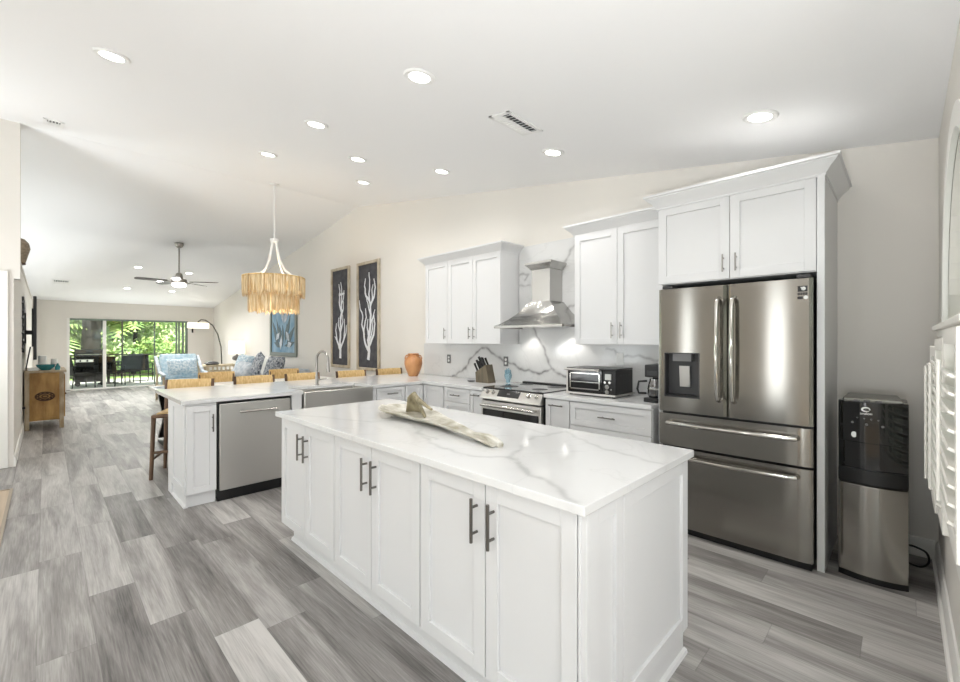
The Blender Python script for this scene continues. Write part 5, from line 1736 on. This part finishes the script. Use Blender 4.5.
def leaf_cloud(ctr, rad, n, size, seed):
    r_ = np.random.default_rng(seed)
    vs, fs = [], []
    for i in range(n):
        d = r_.normal(size=3); d /= np.linalg.norm(d)
        rr = r_.uniform(0.45, 1.0) ** 0.5
        p = np.array(ctr) + d * rr * np.array(rad)
        a = r_.normal(size=3); a /= np.linalg.norm(a)
        q = np.cross(a, r_.normal(size=3)); q /= np.linalg.norm(q)
        s = size * r_.uniform(0.6, 1.4)
        k = len(vs)
        nrm = np.cross(a, q) * s * 0.15
        vs += [p - a * s, p + q * s * 0.4 + nrm, p + a * s, p - q * s * 0.4 + nrm]
        fs += [(k, k + 1, k + 2), (k, k + 2, k + 3)]
    return vs, fs


def foliage(b, *a):
    vs, fs = leaf_cloud(*a)
    return b.add(vs, fs)


def raw_build(b, name, m, parent):
    off = root_offset(parent)
    me = bpy.data.meshes.new(name)
    me.from_pydata([(p[0] - off.x, p[1] - off.y, p[2] - off.z) for p in b.v], [], b.f)
    me.materials.append(m)
    o = bpy.data.objects.new(name, me)
    COL.objects.link(o)
    o.parent = parent
    return o


def palm(label, x, y, h, r, n, L, m, seed, droop=0.9):
    r_ = random.Random(seed)
    t = thing('palm_tree', label, 'palm', (x, y, -0.06), 'garden plants beyond the patio')
    MB().tube([(x, y, -0.06), (x + 0.05, y + 0.04, h * 0.5), (x, y + 0.08, h)], [r * 1.15, r, r * 0.9], 12).build('trunk', BARK, t)
    b = MB()
    for k in range(n):
        a = 2 * PI * k / n + r_.uniform(-0.25, 0.25)
        up = r_.uniform(0.1, 1.0)
        l = L * r_.uniform(0.8, 1.15)
        u = Vector((math.cos(a), math.sin(a), 0))
        sd = Vector((-u.y, u.x, 0))
        prev = None
        for j in range(13):
            s = j / 12
            p = Vector((x, y + 0.08, h)) + u * (l * s * (0.9 - 0.2 * up * (1 - s))) + Vector((0, 0, l * (up * s - droop * s * s)))
            if prev is not None:
                for sg in (-1, 1):
                    lt = l * 0.32 * math.sin(PI * min(1, s * 0.92 + 0.08)) + 0.05
                    tip = p + sd * sg * lt + u * lt * 0.45 - Vector((0, 0, lt * 0.35))
                    i0 = len(b.v)
                    b.v += [tuple(prev), tuple(p), tuple(tip)]
                    b.f.append((i0, i0 + 1, i0 + 2))
            prev = p
    raw_build(b, 'fronds', m, t)


palm('thick-trunked dark palm outside behind the grill', -21.8, 1.18, 4.6, 0.27, 14, 2.4, LEAF2, 1, 0.7)
palm('slim palm outside at the white door post', -23.5, 1.62, 3.2, 0.1, 14, 2.2, LEAF1, 2)
palm('drooping palm outside in the middle of the glass door', -24.0, 2.7, 2.1, 0.08, 16, 2.2, LEAF1, 3, 0.75)
palm('short palm outside at the left door frame', -22.4, 0.1, 1.7, 0.09, 14, 1.7, LEAF1, 4)


def shrub(label, x, y, r, h, n, m, seed, size=0.11):
    t = thing('garden_shrub', label, 'shrub', (x, y, -0.06), 'garden plants beyond the patio')
    MB().tube([(x, y, -0.06), (x, y, h * 0.5)], 0.04, 6).build('stem', BARK, t)
    b = MB()
    foliage(b, (x, y, h * 0.55), (r, r, h * 0.5), n, size, seed)
    raw_build(b, 'leaves', m, t)


for i, (x, y, r, h, n, m, s, lab) in enumerate((
        (-23.0, 2.1, 0.7, 1.5, 900, LEAF3, 0.1, 'yellow-green shrub outside behind the patio railing'), (-22.6, 3.2, 0.8, 1.5, 1000, LEAF1, 0.1, 'mid-green shrub outside below the bright right pane'),
        (-24.4, 3.6, 1.1, 2.5, 1400, LEAF3, 0.12, 'pale leafy bush outside, tallest on the right of the glass'), (-22.2, 0.0, 0.7, 1.3, 900, LEAF2, 0.1, 'dark shrub outside at the lower left of the glass'),
        (-26.0, 2.2, 1.6, 3.4, 2000, LEAF3, 0.15, 'pale tree crown outside filling the middle of the glass'), (-26.0, -0.2, 1.5, 3.6, 2000, LEAF1, 0.15, 'green tree crown outside at the left pane'),
        (-28.0, 4.8, 2.0, 4.2, 2200, LEAF3, 0.17, 'pale tree crown outside at the far right of the glass'), (-28.5, 1.2, 1.9, 4.4, 2200, LEAF1, 0.17, 'tall green tree outside behind the thick palm'))):
    shrub(lab, x, y, r, h, n, m, 20 + i, s)
b = MB()
for k in range(26):
    y = -14 + k * 1.5
    foliage(b, (-33 + (k % 3), y, 2.4), (1.4, 1.3, 2.6), 420, 0.3, 100 + k)
off = MB()
me = bpy.data.meshes.new('hedge')
me.from_pydata(b.v, [], b.f)
me.materials.append(LEAF1)
o = bpy.data.objects.new('hedge', me)
COL.objects.link(o)
tag(o, 'continuous green hedge at the back of the garden', 'hedge', kind='stuff')
